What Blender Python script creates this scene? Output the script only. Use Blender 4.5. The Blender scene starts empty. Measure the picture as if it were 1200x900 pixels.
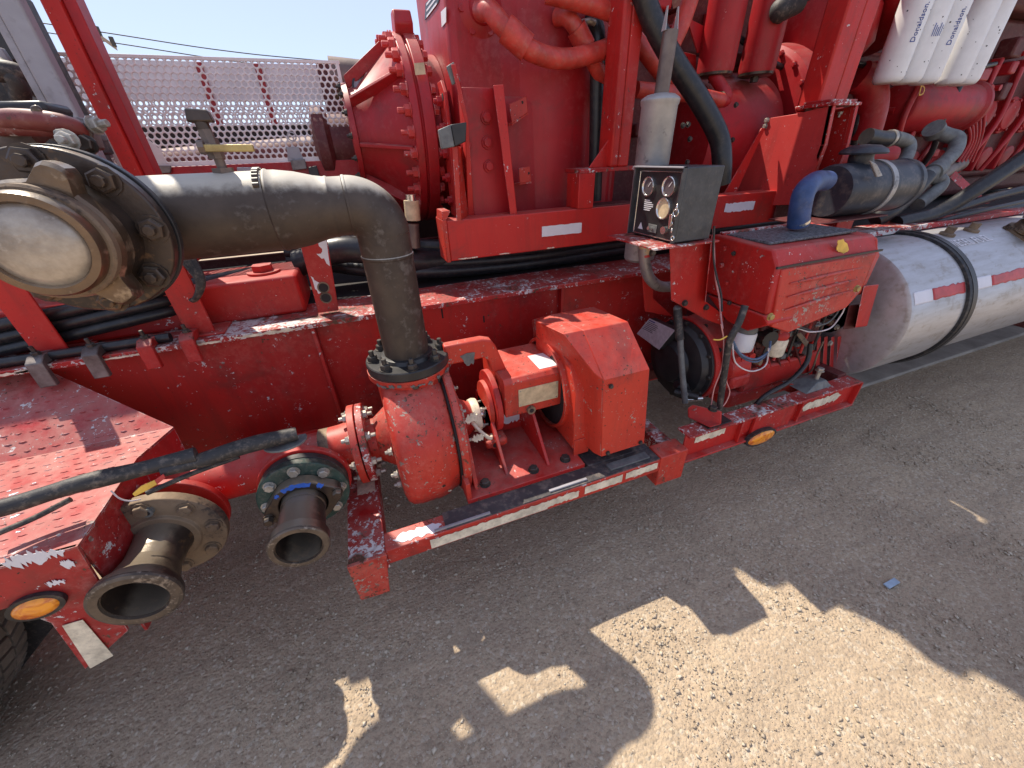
import bpy, bmesh, math, random
import numpy as np
from mathutils import Vector, Matrix
random.seed(7); np.random.seed(7)
R_ = math.radians
S = bpy.context.scene
COL = S.collection
# ------------------------------------------------------------------ camera
H = 1.5
CR = Matrix(((0.93211016, 0.21530432, -0.29122964), (-0.36047033, 0.47358578, -0.80360292), (-0.03509696, 0.85402609, 0.51904493)))
FPX = 443.67
cd = bpy.data.cameras.new('camera'); cam = bpy.data.objects.new('camera', cd); COL.objects.link(cam)
cam.matrix_world = Matrix.Translation((0, 0, H)) @ CR.to_4x4()
cd.sensor_fit = 'HORIZONTAL'; cd.sensor_width = 36.0; cd.lens = 36.0 * FPX / 1200.0
cd.clip_start = 0.02; cd.clip_end = 3000
S.camera = cam
S.render.resolution_x = 1024; S.render.resolution_y = 768
# ------------------------------------------------------------------ world and sun
SUN_TO = Vector((-0.50, 1.0, 1.58)).normalized()
el = math.asin(SUN_TO.z); az = math.atan2(SUN_TO.x, SUN_TO.y)
W = bpy.data.worlds.new("World"); S.world = W; W.use_nodes = True
nt = W.node_tree; bg = nt.nodes['Background']
sky = nt.nodes.new('ShaderNodeTexSky'); sky.sky_type = 'NISHITA'; sky.sun_disc = False
sky.sun_elevation = el; sky.sun_rotation = az; sky.air_density = 1.0; sky.dust_density = 0.3; sky.ozone_density = 2.5; sky.altitude = 300
smx = nt.nodes.new('ShaderNodeMix'); smx.data_type = 'RGBA'; smx.inputs[0].default_value = .75     # thin even haze over the clear sky
nt.links.new(sky.outputs[0], smx.inputs[6]); smx.inputs[7].default_value = (2.5, 2.72, 3.7, 1)
nt.links.new(smx.outputs[2], bg.inputs[0]); bg.inputs[1].default_value = 0.15
sd = bpy.data.lights.new('sun', 'SUN'); sun = bpy.data.objects.new('sun', sd); COL.objects.link(sun)
sd.energy = 3.9; sd.angle = R_(0.55); sd.color = (1.0, 0.91, 0.77)
sun.rotation_euler = (-SUN_TO).to_track_quat('-Z', 'Y').to_euler()
sun.location = (0, 0, 8)
S.view_settings.view_transform = 'Standard'; S.view_settings.look = 'None'; S.view_settings.exposure = 0.78; S.view_settings.gamma = 1.0

# ------------------------------------------------------------------ helpers
def P(px, py, Y=None, Z=None, X=None):
    """world point seen at a place of the 1200x900 photograph, at a known distance"""
    v = CR @ Vector((px - 600.0, -(py - 450.0), -FPX))
    t = Y / v.y if Y is not None else ((Z - H) / v.z if Z is not None else X / v.x)
    return Vector((0, 0, H)) + v * t

OFF = {}
def thing(name, label, cat, loc, group=None):
    o = bpy.data.objects.new(name, None); COL.objects.link(o)
    o.empty_display_size = .1
    o.location = loc; o['label'] = label; o['category'] = cat
    if group: o['group'] = group
    OFF[o.name] = Vector(loc)
    return o
def tag(o, label, cat, group=None):
    o['label'] = label; o['category'] = cat
    if group: o['group'] = group
    return o
def link(name, me, mat, parent):
    o = bpy.data.objects.new(name, me); COL.objects.link(o)
    if mat is not None and not me.materials: me.materials.append(mat)
    if parent is not None:
        o.parent = parent; OFF[o.name] = OFF[parent.name]
    return o
def mk(name, verts, faces, mat, par=None, bev=0, seg=2, sharp=35, fix=True):
    if par is not None: off = OFF[par.name]
    else:
        vs = [Vector(v) for v in verts]
        off = sum(vs, Vector()) / len(vs); off.z = min(v.z for v in vs)
    me = bpy.data.meshes.new(name)
    me.from_pydata([tuple(Vector(v) - off) for v in verts], [], faces)
    if fix:
        bm = bmesh.new(); bm.from_mesh(me); bmesh.ops.recalc_face_normals(bm, faces=bm.faces); bm.to_mesh(me); bm.free()
    me.polygons.foreach_set('use_smooth', [True] * len(me.polygons))
    me.set_sharp_from_angle(angle=R_(sharp))
    o = link(name, me, mat, par)
    if par is None: o.location = off; OFF[o.name] = off
    if bev:
        m = o.modifiers.new('bevel', 'BEVEL'); m.width = bev; m.segments = seg; m.limit_method = 'ANGLE'; m.angle_limit = R_(40)
        m.harden_normals = False
    return o
def ext(name, pts, vec, mat, par=None, bev=.003):
    pts = [Vector(p) for p in pts]; vec = Vector(vec); n = len(pts)
    v = pts + [p + vec for p in pts]
    f = [list(range(n)), list(range(2 * n - 1, n - 1, -1))] + [[i, (i + 1) % n, n + (i + 1) % n, n + i] for i in range(n)]
    return mk(name, v, f, mat, par, bev)
def box(name, x0, x1, y0, y1, z0, z1, mat, par=None, bev=.003):
    return ext(name, [(x0, y0, z0), (x1, y0, z0), (x1, y0, z1), (x0, y0, z1)], (0, y1 - y0, 0), mat, par, bev)
def hexa(name, a, b, mat, par=None, bev=.003):
    """solid from two matching quads (or n-gons) a and b"""
    n = len(a); v = [Vector(p) for p in a] + [Vector(p) for p in b]
    f = [list(range(n)), list(range(2 * n - 1, n - 1, -1))] + [[i, (i + 1) % n, n + (i + 1) % n, n + i] for i in range(n)]
    return mk(name, v, f, mat, par, bev)
def pp(name, pix, Y, d, mat, par=None, bev=.003):
    """a plate whose front face outline is given in the photograph, at depth Y, d metres thick"""
    return ext(name, [P(x, y, Y) for x, y in pix], (0, d, 0), mat, par, bev)
def frame_of(ax):
    ax = Vector(ax).normalized()
    u = Vector((0, 0, 1)).cross(ax)
    if u.length < .1: u = Vector((1, 0, 0)).cross(ax)
    u.normalize(); return ax, u, ax.cross(u)
def lathe(name, p0, ax, prof, mat, par=None, n=40, bev=0, sharp=35, ang=(0, 360)):
    ax, u, w = frame_of(ax); p0 = Vector(p0); v = []; f = []
    full = ang[1] - ang[0] >= 359
    m = n if full else n + 1
    for t, r in prof:
        for i in range(m):
            a = R_(ang[0] + (ang[1] - ang[0]) * i / n)
            v.append(p0 + ax * t + (u * math.cos(a) + w * math.sin(a)) * max(r, 1e-5))
    for k in range(len(prof) - 1):
        for i in range(n):
            j = (i + 1) % m
            f.append([k * m + i, k * m + j, (k + 1) * m + j, (k + 1) * m + i])
    if full:
        if abs(prof[0][0] - prof[-1][0]) < 1e-6 and prof[0][1] > .002 and prof[-1][1] > .002:
            k = len(prof) - 1          # closed ring
            if prof[0] != prof[-1]:
                for i in range(n): f.append([k * m + i, k * m + (i + 1) % m, (i + 1) % m, i])
        else:
            f.append(list(range(m))); f.append([(len(prof) - 1) * m + i for i in range(m)][::-1])
    return mk(name, v, f, mat, par, bev, sharp=sharp)
def cyl(name, p0, p1, r, mat, par=None, n=32, r1=None, bev=0):
    p0 = Vector(p0); p1 = Vector(p1); L = (p1 - p0).length
    return lathe(name, p0, p1 - p0, [(0, r), (L, r if r1 is None else r1)], mat, par, n, bev)
def pipe_open(name, p0, p1, r, th, mat, par=None, n=40):
    p0 = Vector(p0); p1 = Vector(p1); L = (p1 - p0).length
    return lathe(name, p0, p1 - p0, [(0, r), (L, r), (L, r - th), (0, r - th), (0, r)], mat, par, n)
def catmull(pts, k=8):
    pts = [Vector(p) for p in pts]
    if len(pts) < 3: return pts
    q = [pts[0] * 2 - pts[1]] + pts + [pts[-1] * 2 - pts[-2]]; out = []
    for i in range(1, len(q) - 2):
        a, b, c, d = q[i - 1:i + 3]
        for s in range(k):
            t = s / k
            out.append(.5 * ((2 * b) + (c - a) * t + (2 * a - 5 * b + 4 * c - d) * t * t + (3 * b - a - 3 * c + d) * t ** 3))
    out.append(pts[-1]); return out
def tube(name, pts, r, mat, par=None, n=14, k=8, corrug=0, smooth=True):
    raw = [Vector(p) for p in pts]
    rs = r if isinstance(r, (list, tuple)) else None
    c = catmull(raw, k) if smooth else raw
    N = len(c); v = []; f = []
    prev = None
    for i, p in enumerate(c):
        t = (c[min(i + 1, N - 1)] - c[max(i - 1, 0)]).normalized()
        if prev is None:
            _, u, w = frame_of(t)
        else:
            u = (prev - t * prev.dot(t)).normalized(); w = t.cross(u)
        prev = u
        if rs:
            q = i / (N - 1) * (len(rs) - 1); a = int(min(q, len(rs) - 2)); rr = rs[a] + (rs[a + 1] - rs[a]) * (q - a)
        else: rr = r
        if corrug and i % 2: rr *= 1 + corrug
        for j in range(n):
            g = 2 * math.pi * j / n
            v.append(p + (u * math.cos(g) + w * math.sin(g)) * rr)
    for i in range(N - 1):
        for j in range(n):
            f.append([i * n + j, i * n + (j + 1) % n, (i + 1) * n + (j + 1) % n, (i + 1) * n + j])
    f.append(list(range(n))[::-1]); f.append([(N - 1) * n + j for j in range(n)])
    return mk(name, v, f, mat, par, sharp=60)
def arc(c, u, w, r, a0, a1, n=10):
    c = Vector(c); u = Vector(u); w = Vector(w)
    return [c + (u * math.cos(R_(a0 + (a1 - a0) * i / n)) + w * math.sin(R_(a0 + (a1 - a0) * i / n))) * r for i in range(n + 1)]
BM = {}
def bolt(par, p, ax, r, mat, h=None, stud=0.0, name='bolt', wash=True):
    """hex head with washer and optional stud end; mesh shared between alike bolts"""
    if h is None: h = r * .9
    key = (mat.name, round(h / r, 1), round(stud, 1), wash)
    if key not in BM:
        prof = []; v = []; f = []
        def ring(z, rad, n, ph=0):
            s = len(v)
            for i in range(n):
                a = 2 * math.pi * i / n + ph
                v.append((math.cos(a) * rad, math.sin(a) * rad, z))
            return s
        def side(a, b, n):
            for i in range(n): f.append([a + i, a + (i + 1) % n, b + (i + 1) % n, b + i])
        hh = key[1]; z0 = 0
        if wash:
            a = ring(0, 1.25, 12); b = ring(.18, 1.25, 12); side(a, b, 12); f.append([b + i for i in range(12)]); z0 = .18
        a = ring(z0, 1, 6); b = ring(z0 + hh * .85, 1, 6); c = ring(z0 + hh, .84, 6); side(a, b, 6); side(b, c, 6); f.append([c + i for i in range(6)])
        if key[2]:
            a = ring(z0 + hh * .9, .5, 8); b = ring(z0 + hh + key[2] * .92, .5, 8); c = ring(z0 + hh + key[2], .4, 8)
            side(a, b, 8); side(b, c, 8); f.append([c + i for i in range(8)])
        me = bpy.data.meshes.new('bolt'); me.from_pydata(v, [], f); me.materials.append(mat)
        BM[key] = me
    o = bpy.data.objects.new(name, BM[key]); COL.objects.link(o)
    if par is not None: o.parent = par
    off = OFF[par.name] if par is not None else Vector()
    q = Vector(ax).normalized().to_track_quat('Z', 'Y') @ Matrix.Rotation(random.uniform(0, 1), 4, 'Z').to_quaternion()
    o.matrix_local = Matrix.Translation(Vector(p) - off) @ q.to_matrix().to_4x4() @ Matrix.Diagonal((r, r, r, 1))
    OFF[o.name] = off
    return o
def bolt_ring(par, c, ax, R, n, r, mat, ph=0, a0=0, a1=360, **k):
    ax, u, w = frame_of(ax); c = Vector(c)
    for i in range(n):
        a = R_(a0 + (a1 - a0) * i / n + ph)
        bolt(par, c + (u * math.cos(a) + w * math.sin(a)) * R, ax, r, mat, **k)
def text(name, s, p, u, v, size, mat, par, ex=.0006, space=1.0):
    """lettering standing on a surface: u = reading direction, v = up on the surface"""
    fc = bpy.data.curves.new(name, 'FONT'); fc.body = s; fc.size = size; fc.extrude = ex; fc.space_character = space; fc.resolution_u = 2
    t = bpy.data.objects.new(name, fc); COL.objects.link(t)
    dg = bpy.context.evaluated_depsgraph_get()
    me = bpy.data.meshes.new_from_object(t.evaluated_get(dg)); bpy.data.objects.remove(t); me.name = name
    me.materials.clear()
    u = Vector(u).normalized(); v = Vector(v); v = (v - u * v.dot(u)).normalized(); n = u.cross(v)
    M = Matrix((u, v, n)).transposed()
    off = OFF[par.name]
    for vv in me.vertices: vv.co = M @ vv.co + Vector(p) - off
    return link(name, me, mat, par)
def blob(n, seed, lo=.6, hi=1.0):
    rr = random.Random(seed); return [rr.uniform(lo, hi) for _ in range(n)]
# ------------------------------------------------------------------ materials
def NT(name):
    m = bpy.data.materials.new(name); m.use_nodes = True
    t = m.node_tree; return m, t, t.nodes['Principled BSDF']
def nd(t, typ, **k):
    n = t.nodes.new(typ)
    for a, b in k.items(): setattr(n, a, b)
    return n
def noise(t, scale, detail=4, rough=.55, vec=None, dist=0):
    n = nd(t, 'ShaderNodeTexNoise'); n.inputs['Scale'].default_value = scale; n.inputs['Detail'].default_value = detail
    n.inputs['Roughness'].default_value = rough; n.inputs['Distortion'].default_value = dist
    if vec is not None: t.links.new(vec, n.inputs['Vector'])
    return n.outputs[0]
def mr(t, v, a, b, c=0., d=1., smooth=False):
    n = nd(t, 'ShaderNodeMapRange'); t.links.new(v, n.inputs[0])
    for i, x in enumerate((a, b, c, d)): n.inputs[i + 1].default_value = x
    if smooth: n.interpolation_type = 'SMOOTHSTEP'
    return n.outputs[0]
def math_(t, op, a, b=None):
    n = nd(t, 'ShaderNodeMath', operation=op)
    for i, x in enumerate((a, b)):
        if x is None: continue
        if isinstance(x, (int, float)): n.inputs[i].default_value = x
        else: t.links.new(x, n.inputs[i])
    return n.outputs[0]
def mix(t, f, a, b):
    n = nd(t, 'ShaderNodeMix', data_type='RGBA')
    if isinstance(f, (int, float)): n.inputs[0].default_value = f
    else: t.links.new(f, n.inputs[0])
    for i, x in ((6, a), (7, b)):
        if isinstance(x, tuple): n.inputs[i].default_value = (*x, 1)
        else: t.links.new(x, n.inputs[i])
    return n.outputs[2]
def bump(t, b, h, s, d=.002):
    n = nd(t, 'ShaderNodeBump'); n.inputs['Strength'].default_value = s; n.inputs['Distance'].default_value = d
    t.links.new(h, n.inputs['Height']); t.links.new(n.outputs[0], b.inputs['Normal'])
def pos(t):
    return nd(t, 'ShaderNodeNewGeometry').outputs['Position']
def edge_mask(t, rad=.006, s=4):
    b = nd(t, 'ShaderNodeBevel', samples=s); b.inputs[0].default_value = rad
    g = nd(t, 'ShaderNodeNewGeometry')
    d = nd(t, 'ShaderNodeVectorMath', operation='DOT_PRODUCT'); t.links.new(b.outputs[0], d.inputs[0]); t.links.new(g.outputs['Normal'], d.inputs[1])
    return math_(t, 'SUBTRACT', 1.0, d.outputs['Value'])
def paint(name, base, dark, fade, chip=.5, chipcol=(.62, .58, .56), rust=(.10, .045, .025), rough=.42, edge=True, dust=.35, speck=.5, fadeamt=.5, grime=.5):
    m, t, b = NT(name); p = pos(t); L = t.links
    n1 = noise(t, 2.3, 5, .6, p); n2 = noise(t, 14, 6, .65, p); n3 = noise(t, 70, 5, .7, p)
    c = mix(t, mr(t, n1, .38, .66), base, dark)
    n5 = noise(t, 34, 8, .75, p)
    f = math_(t, 'MULTIPLY', mr(t, math_(t, 'ADD', math_(t, 'MULTIPLY', n1, .5), math_(t, 'MULTIPLY', n5, .5)), .50, .66, 0, 1, True), fadeamt)
    c = mix(t, f, c, fade)
    # vertical grime streaks
    mp = nd(t, 'ShaderNodeMapping'); L.new(p, mp.inputs[0]); mp.inputs['Scale'].default_value = (26, 26, 2.2)
    st = noise(t, 1.0, 5, .65, mp.outputs[0])
    c = mix(t, math_(t, 'MULTIPLY', mr(t, st, .5, .75), .55 * grime), c, (.05, .025, .02))
    gs = noise(t, 4.2, 7, .72, p, .4)
    c = mix(t, math_(t, 'MULTIPLY', mr(t, gs, .53, .68, 0, 1, True), .9 * grime), c, (.13, .028, .022))
    # dust on faces that look up
    g = nd(t, 'ShaderNodeNewGeometry'); sx = nd(t, 'ShaderNodeSeparateXYZ'); L.new(g.outputs['Normal'], sx.inputs[0])
    up = mr(t, sx.outputs[2], .35, .95, 0, 1, True)
    dn = mr(t, n2, .3, .65)
    c = mix(t, math_(t, 'MULTIPLY', math_(t, 'MULTIPLY', up, dn), dust), c, (.40, .27, .22))
    # dark oil specks
    sp = noise(t, 110, 3, .6, p); c = mix(t, math_(t, 'MULTIPLY', mr(t, sp, .66, .70), speck), c, (.03, .012, .01))
    # chips: primer ring and bare metal
    big = mr(t, n1, .50, .66)
    cn = math_(t, 'ADD', math_(t, 'MULTIPLY', n3, .75), math_(t, 'MULTIPLY', n2, .35))
    thr = .742 - .10 * chip
    cm = mr(t, math_(t, 'ADD', cn, math_(t, 'MULTIPLY', big, .075 * chip)), thr, thr + .012)
    if edge:
        e = edge_mask(t)
        em = mr(t, math_(t, 'ADD', math_(t, 'MULTIPLY', e, 1.6), math_(t, 'MULTIPLY', n3, .9)), .76, .84)
        em = math_(t, 'MULTIPLY', em, mr(t, n2, .44, .52))
        cm = math_(t, 'MAXIMUM', cm, math_(t, 'MULTIPLY', em, min(1, chip)))
    cc = mix(t, mr(t, noise(t, 9, 3, .5, p), .5, .58), chipcol, rust)
    c = mix(t, cm, c, cc)
    L.new(c, b.inputs['Base Color'])
    L.new(math_(t, 'ADD', math_(t, 'MULTIPLY', n2, .35), rough - .12), b.inputs['Roughness'])
    b.inputs['Specular IOR Level'].default_value = .45
    hh = math_(t, 'SUBTRACT', math_(t, 'MULTIPLY', n2, .35), math_(t, 'MULTIPLY', cm, .6))
    bump(t, b, hh, .5, .0015)
    return m
RED = paint('red_paint', (.53, .017, .012), (.38, .010, .009), (.52, .12, .10), .6, fadeamt=.42, rough=.46)
CRIM = paint('crimson_paint', (.44, .012, .017), (.29, .007, .011), (.48, .11, .105), .15, edge=False, fadeamt=.4, speck=.3, rough=.42, dust=.4)
ORNG = paint('orange_red_paint', (.58, .042, .020), (.46, .024, .014), (.60, .16, .11), .85, chipcol=(.38, .31, .25), speck=1.0, fadeamt=.5, rough=.46)
FADR = paint('faded_and_sunlit_red_paint', (.56, .045, .038), (.48, .03, .03), (.64, .20, .17), .5, fadeamt=.6, rough=.5)  # faded red, made lighter for the sunlit gusset plate and ring bolts
CHIP = paint('red_paint_badly_chipped', (.42, .012, .012), (.30, .009, .010), (.52, .13, .11), 1.35, speck=.8)
FRAIL = paint('rail_paint', (.53, .034, .018), (.40, .018, .013), (.58, .15, .11), 1.0, speck=1, fadeamt=.4)
DECKM = paint('deck_paint', (.42, .020, .020), (.33, .014, .014), (.56, .16, .14), .75, speck=1, dust=.5, fadeamt=.7)
def metal(name, a, bcol, rough=.5, metallic=.6, scale=12, bs=.4, spot=None, stretch=None, r2=.25, dust=0., dust_lit_col=(.50, .46, .38)):
    m, t, b = NT(name); p = pos(t)
    if stretch:
        mp = nd(t, 'ShaderNodeMapping'); t.links.new(p, mp.inputs[0]); mp.inputs['Scale'].default_value = stretch; v = mp.outputs[0]
    else: v = p
    n1 = noise(t, scale, 6, .65, v); n2 = noise(t, scale * 7, 4, .6, p)
    c = mix(t, mr(t, n1, .36, .66), a, bcol)
    if spot: c = mix(t, mr(t, math_(t, 'ADD', math_(t, 'MULTIPLY', n2, .5), math_(t, 'MULTIPLY', n1, .5)), .54, .62), c, spot)
    met = None
    if dust:      # dust on upward faces, pale enough to paint in the sunlit pipe top
        g = nd(t, 'ShaderNodeNewGeometry'); sx = nd(t, 'ShaderNodeSeparateXYZ'); t.links.new(g.outputs['Normal'], sx.inputs[0])
        up = math_(t, 'MULTIPLY', mr(t, math_(t, 'ADD', sx.outputs[2], math_(t, 'MULTIPLY', n2, .3)), .62, .98, 0, 1, True), dust)
        c = mix(t, up, c, dust_lit_col); met = mr(t, up, 0, 1, metallic, 0)
    t.links.new(c, b.inputs['Base Color']); b.inputs['Metallic'].default_value = metallic
    if met is not None: t.links.new(met, b.inputs['Metallic'])
    t.links.new(math_(t, 'ADD', math_(t, 'MULTIPLY', n1, r2), rough - r2 / 2), b.inputs['Roughness'])
    bump(t, b, n2, bs, .0012)
    return m
PIPE = metal('bare_steel_pipe', (.088, .064, .047), (.045, .032, .025), .55, .3, 7, .35, (.12, .10, .085), r2=.3, dust=.95)
DISC = metal('oily_steel', (.085, .060, .046), (.034, .027, .024), .34, .5, 8, .6, (.17, .10, .055), dust=.5, dust_lit_col=(.34, .28, .2))
TANF = metal('rusty_dusty_steel', (.25, .18, .115), (.14, .095, .065), .7, .25, 14, .6, (.06, .045, .036))
BLKM = metal('black_metal', (.022, .022, .024), (.045, .043, .042), .42, .2, 14, .3)
CAPM = metal('worn_cap_metal', (.22, .15, .095), (.06, .042, .032), .30, .65, 5, .8, (.40, .31, .22), dust=.35)
CLAMPG = metal('galvanised_clamp', (.22, .20, .19), (.11, .085, .075), .5, .5, 20)
BOLTG = metal('bolt_zinc', (.50, .47, .41), (.28, .25, .21), .45, .5, 30)
BOLTD = metal('bolt_dark', (.085, .075, .065), (.045, .038, .034), .5, .4, 30)
ALU = metal('brushed_aluminium', (.54, .54, .55), (.45, .44, .43), .46, .65, 4, .12, (.40, .37, .34), stretch=(1.2, 7, 7), r2=.15)
ALUC = metal('dull_tank_end', (.25, .24, .225), (.19, .175, .16), .75, .4, 6, .15, (.22, .17, .14))
GALV = metal('muffler_steel', (.50, .49, .47), (.26, .25, .24), .5, .5, 3.5, .35, (.12, .115, .12))
EXH = metal('heat_stained_pipe', (.22, .17, .14), (.13, .10, .09), .5, .6, 12, .3)
GREY = metal('grey_paint', (.36, .35, .37), (.28, .27, .29), .5, .1, 6, .2, (.24, .23, .24))
CASTG = metal('grey_elbow', (.20, .21, .20), (.12, .12, .12), .6, .3, 25, .7)
BRASS = metal('brass_handle', (.55, .42, .16), (.34, .24, .10), .45, .6, 20)
def plain(name, col, rough=.5, metallic=0., var=.25, scale=18, bs=.3, spec=.5, dust=0.):
    m, t, b = NT(name); p = pos(t); n1 = noise(t, scale, 5, .6, p)
    d = tuple(x * (1 - var) for x in col); e = tuple(min(1, x * (1 + var * .6) + .004) for x in col)
    c = mix(t, mr(t, n1, .35, .65), d, e)
    if dust:
        n2 = noise(t, scale * 3, 5, .7, p); c = mix(t, mr(t, n2, .5, .72, 0, dust), c, (.34, .27, .21))
    t.links.new(c, b.inputs['Base Color']); b.inputs['Roughness'].default_value = rough; b.inputs['Metallic'].default_value = metallic
    b.inputs['Specular IOR Level'].default_value = spec
    bump(t, b, noise(t, scale * 6, 3, .6, p), bs, .001)
    return m
RUB = plain('black_rubber', (.016, .016, .018), .45, dust=.22)
HOSE = plain('black_hose', (.013, .014, .017), .38, dust=.08)
OLDH = plain('weathered_hose', (.030, .028, .028), .6, dust=.45, bs=.8)
PLAST = plain('black_plastic', (.045, .048, .052), .45, dust=.12, bs=.5)
GRIP = plain('dark_grip_plate', (.05, .046, .048), .55, dust=.5, bs=1.0, scale=10)
WHITE = plain('white_filter', (.78, .78, .78), .38, var=.05)
WDIRT = plain('worn_white_tape', (.74, .66, .50), .5, var=.28, dust=.5, scale=26)
PAPER = plain('label_paper', (.72, .70, .72), .5, var=.06)
YELT = plain('yellowed_plate', (.60, .47, .28), .6, var=.25, scale=30, dust=.2)
BLUE = plain('blue_silicone_hose', (.035, .075, .20), .45, var=.3, dust=.12)
BLUEP = plain('blue_paint_mark', (.04, .14, .55), .6, var=.3)
GREENP = plain('green_paint_mark', (.018, .050, .038), .5, var=.5, dust=.35)
INK = plain('blue_ink', (.03, .07, .30), .5)
YEL = plain('yellow_paint', (.80, .50, .08), .5)
WIREW = plain('white_wire', (.70, .62, .62), .5)
WIREP = plain('pink_wire', (.62, .30, .28), .5)
WIREB = plain('blue_wire', (.08, .13, .22), .4)
RTAPE = plain('red_reflective_tape', (.50, .045, .045), .45, var=.2)
PINKG = plain('faded_guard_paint', (.74, .69, .68), .5, var=.14, scale=5, dust=.15)
CAPF = metal('scratched_cap_face', (.52, .46, .38), (.14, .10, .07), .38, .45, 7, .8, (.46, .40, .33), dust=.2)
LIPM = metal('worn_pipe_lip', (.16, .125, .095), (.07, .055, .045), .42, .5, 14, .5, (.30, .25, .2))
CANM = plain('dusty_black_can', (.028, .032, .042), .42, dust=.28, scale=7)
MUD = plain('mud_flap_rubber', (.035, .03, .028), .7, dust=.4)
TYRE = plain('dusty_tyre_rubber', (.15, .125, .10), .85, dust=.6, scale=9)
GLASS = plain('gauge_glass', (.10, .085, .09), .15, spec=.8)
CHROME = plain('chrome', (.70, .68, .64), .18, metallic=.9, var=.1)
DEEP = plain('shade_and_oil_black', (.020, .014, .014), .8)  # near-black painted as shade in gaps and holes, also gaskets and oil spots
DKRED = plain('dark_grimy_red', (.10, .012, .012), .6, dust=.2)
GRILL = plain('granular_grey_grille', (.13, .14, .15), .5, scale=90, var=.9, bs=2.5)
SOOTG = plain('sooty_machine', (.05, .05, .052), .6, dust=.4)
m, t, b = NT('amber_lens'); b.inputs['Base Color'].default_value = (.80, .27, .02, 1); b.inputs['Roughness'].default_value = .2
p = pos(t); c = mix(t, mr(t, noise(t, 35, 3, .5, p, 1.0), .40, .60), (.95, .34, .015), (.62, .13, .008)); t.links.new(c, b.inputs['Base Color'])
b.inputs['Subsurface Weight'].default_value = 0.0; b.inputs['Coat Weight'].default_value = .5; AMBER = m
# ground
m, t, b = NT('gravel_ground'); p = pos(t)
n1 = noise(t, 1.1, 6, .6, p); n2 = noise(t, 9, 6, .7, p); n3 = noise(t, 150, 4, .7, p)
c = mix(t, mr(t, n1, .35, .65), (.50, .385, .265), (.41, .315, .222))
c = mix(t, mr(t, n2, .40, .68, 0, .6), c, (.53, .42, .285))
vo = nd(t, 'ShaderNodeTexVoronoi'); vo.inputs['Scale'].default_value = 95; t.links.new(p, vo.inputs[0])
vs = nd(t, 'ShaderNodeSeparateColor'); t.links.new(vo.outputs['Color'], vs.inputs[0])
c = mix(t, mr(t, vs.outputs[0], .55, .95, 0, .55), c, (.30, .235, .165))
c = mix(t, mr(t, vs.outputs[1], .80, .95, 0, .6), c, (.60, .52, .40))
c = mix(t, mr(t, n3, .55, .75, 0, .5), c, (.24, .18, .12))
mp = nd(t, 'ShaderNodeMapping'); t.links.new(p, mp.inputs[0]); mp.inputs['Scale'].default_value = (1.2, 9, 1); mp.inputs['Rotation'].default_value = (0, 0, .12)
c = mix(t, mr(t, noise(t, 1.6, 6, .65, mp.outputs[0]), .48, .70, 0, .5), c, (.29, .225, .165))
c = mix(t, mr(t, noise(t, .9, 5, .6, p, .6), .52, .68, 0, .35), c, (.30, .225, .16))
t.links.new(c, b.inputs['Base Color']); b.inputs['Roughness'].default_value = .95; b.inputs['Specular IOR Level'].default_value = .15
hh = math_(t, 'ADD', math_(t, 'MULTIPLY', mr(t, vo.outputs['Distance'], 0, .6, 1, 0), .6), math_(t, 'ADD', math_(t, 'MULTIPLY', n3, .8), math_(t, 'MULTIPLY', n2, 2.5)))
bump(t, b, hh, .9, .006); GROUND = m
m, t, b = NT('gravel_stone'); oi = nd(t, 'ShaderNodeNewGeometry').outputs['Random Per Island']
c = mix(t, oi, (.30, .23, .16), (.58, .50, .38)); t.links.new(c, b.inputs['Base Color']); b.inputs['Roughness'].default_value = .9; STONE = m
CONC = plain('old_concrete', (.34, .30, .25), .9, scale=6, var=.25, bs=.8)
WOODP = plain('weathered_wood', (.35, .28, .22), .8)
# ------------------------------------------------------------------ ground, stones, slab, far things
GZ = .10      # height of the yard surface
def gh(x, y):
    return .006 * np.sin(x * 2.1 + 1.3 * np.sin(y * 1.7)) + .005 * np.sin(y * 3.3 + x * .8) + .0025 * np.sin(x * 9 + y * 7) - .004 + GZ
def setk(o, k='structure'): o['kind'] = k; return o
N = 161
s = np.linspace(-1, 1, N); gx = np.sinh(s * 6.2) / np.sinh(6.2) * 900 + .8; gy = np.sinh(s * 6.2) / np.sinh(6.2) * 900 + .6
XX, YY = np.meshgrid(gx, gy); ZZ = (gh(XX, YY) - GZ) * np.exp(-((XX - .8) ** 2 + (YY - .6) ** 2) / 40) + GZ
V = np.stack([XX, YY, ZZ], -1).reshape(-1, 3)
me = bpy.data.meshes.new('ground'); idx = np.arange(N * N).reshape(N, N)
F = np.stack([idx[:-1, :-1], idx[:-1, 1:], idx[1:, 1:], idx[1:, :-1]], -1).reshape(-1, 4)
me.from_pydata(V.tolist(), [], F.tolist()); me.polygons.foreach_set('use_smooth', [True] * len(F)); setk(link('ground', me, GROUND, None))
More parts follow.
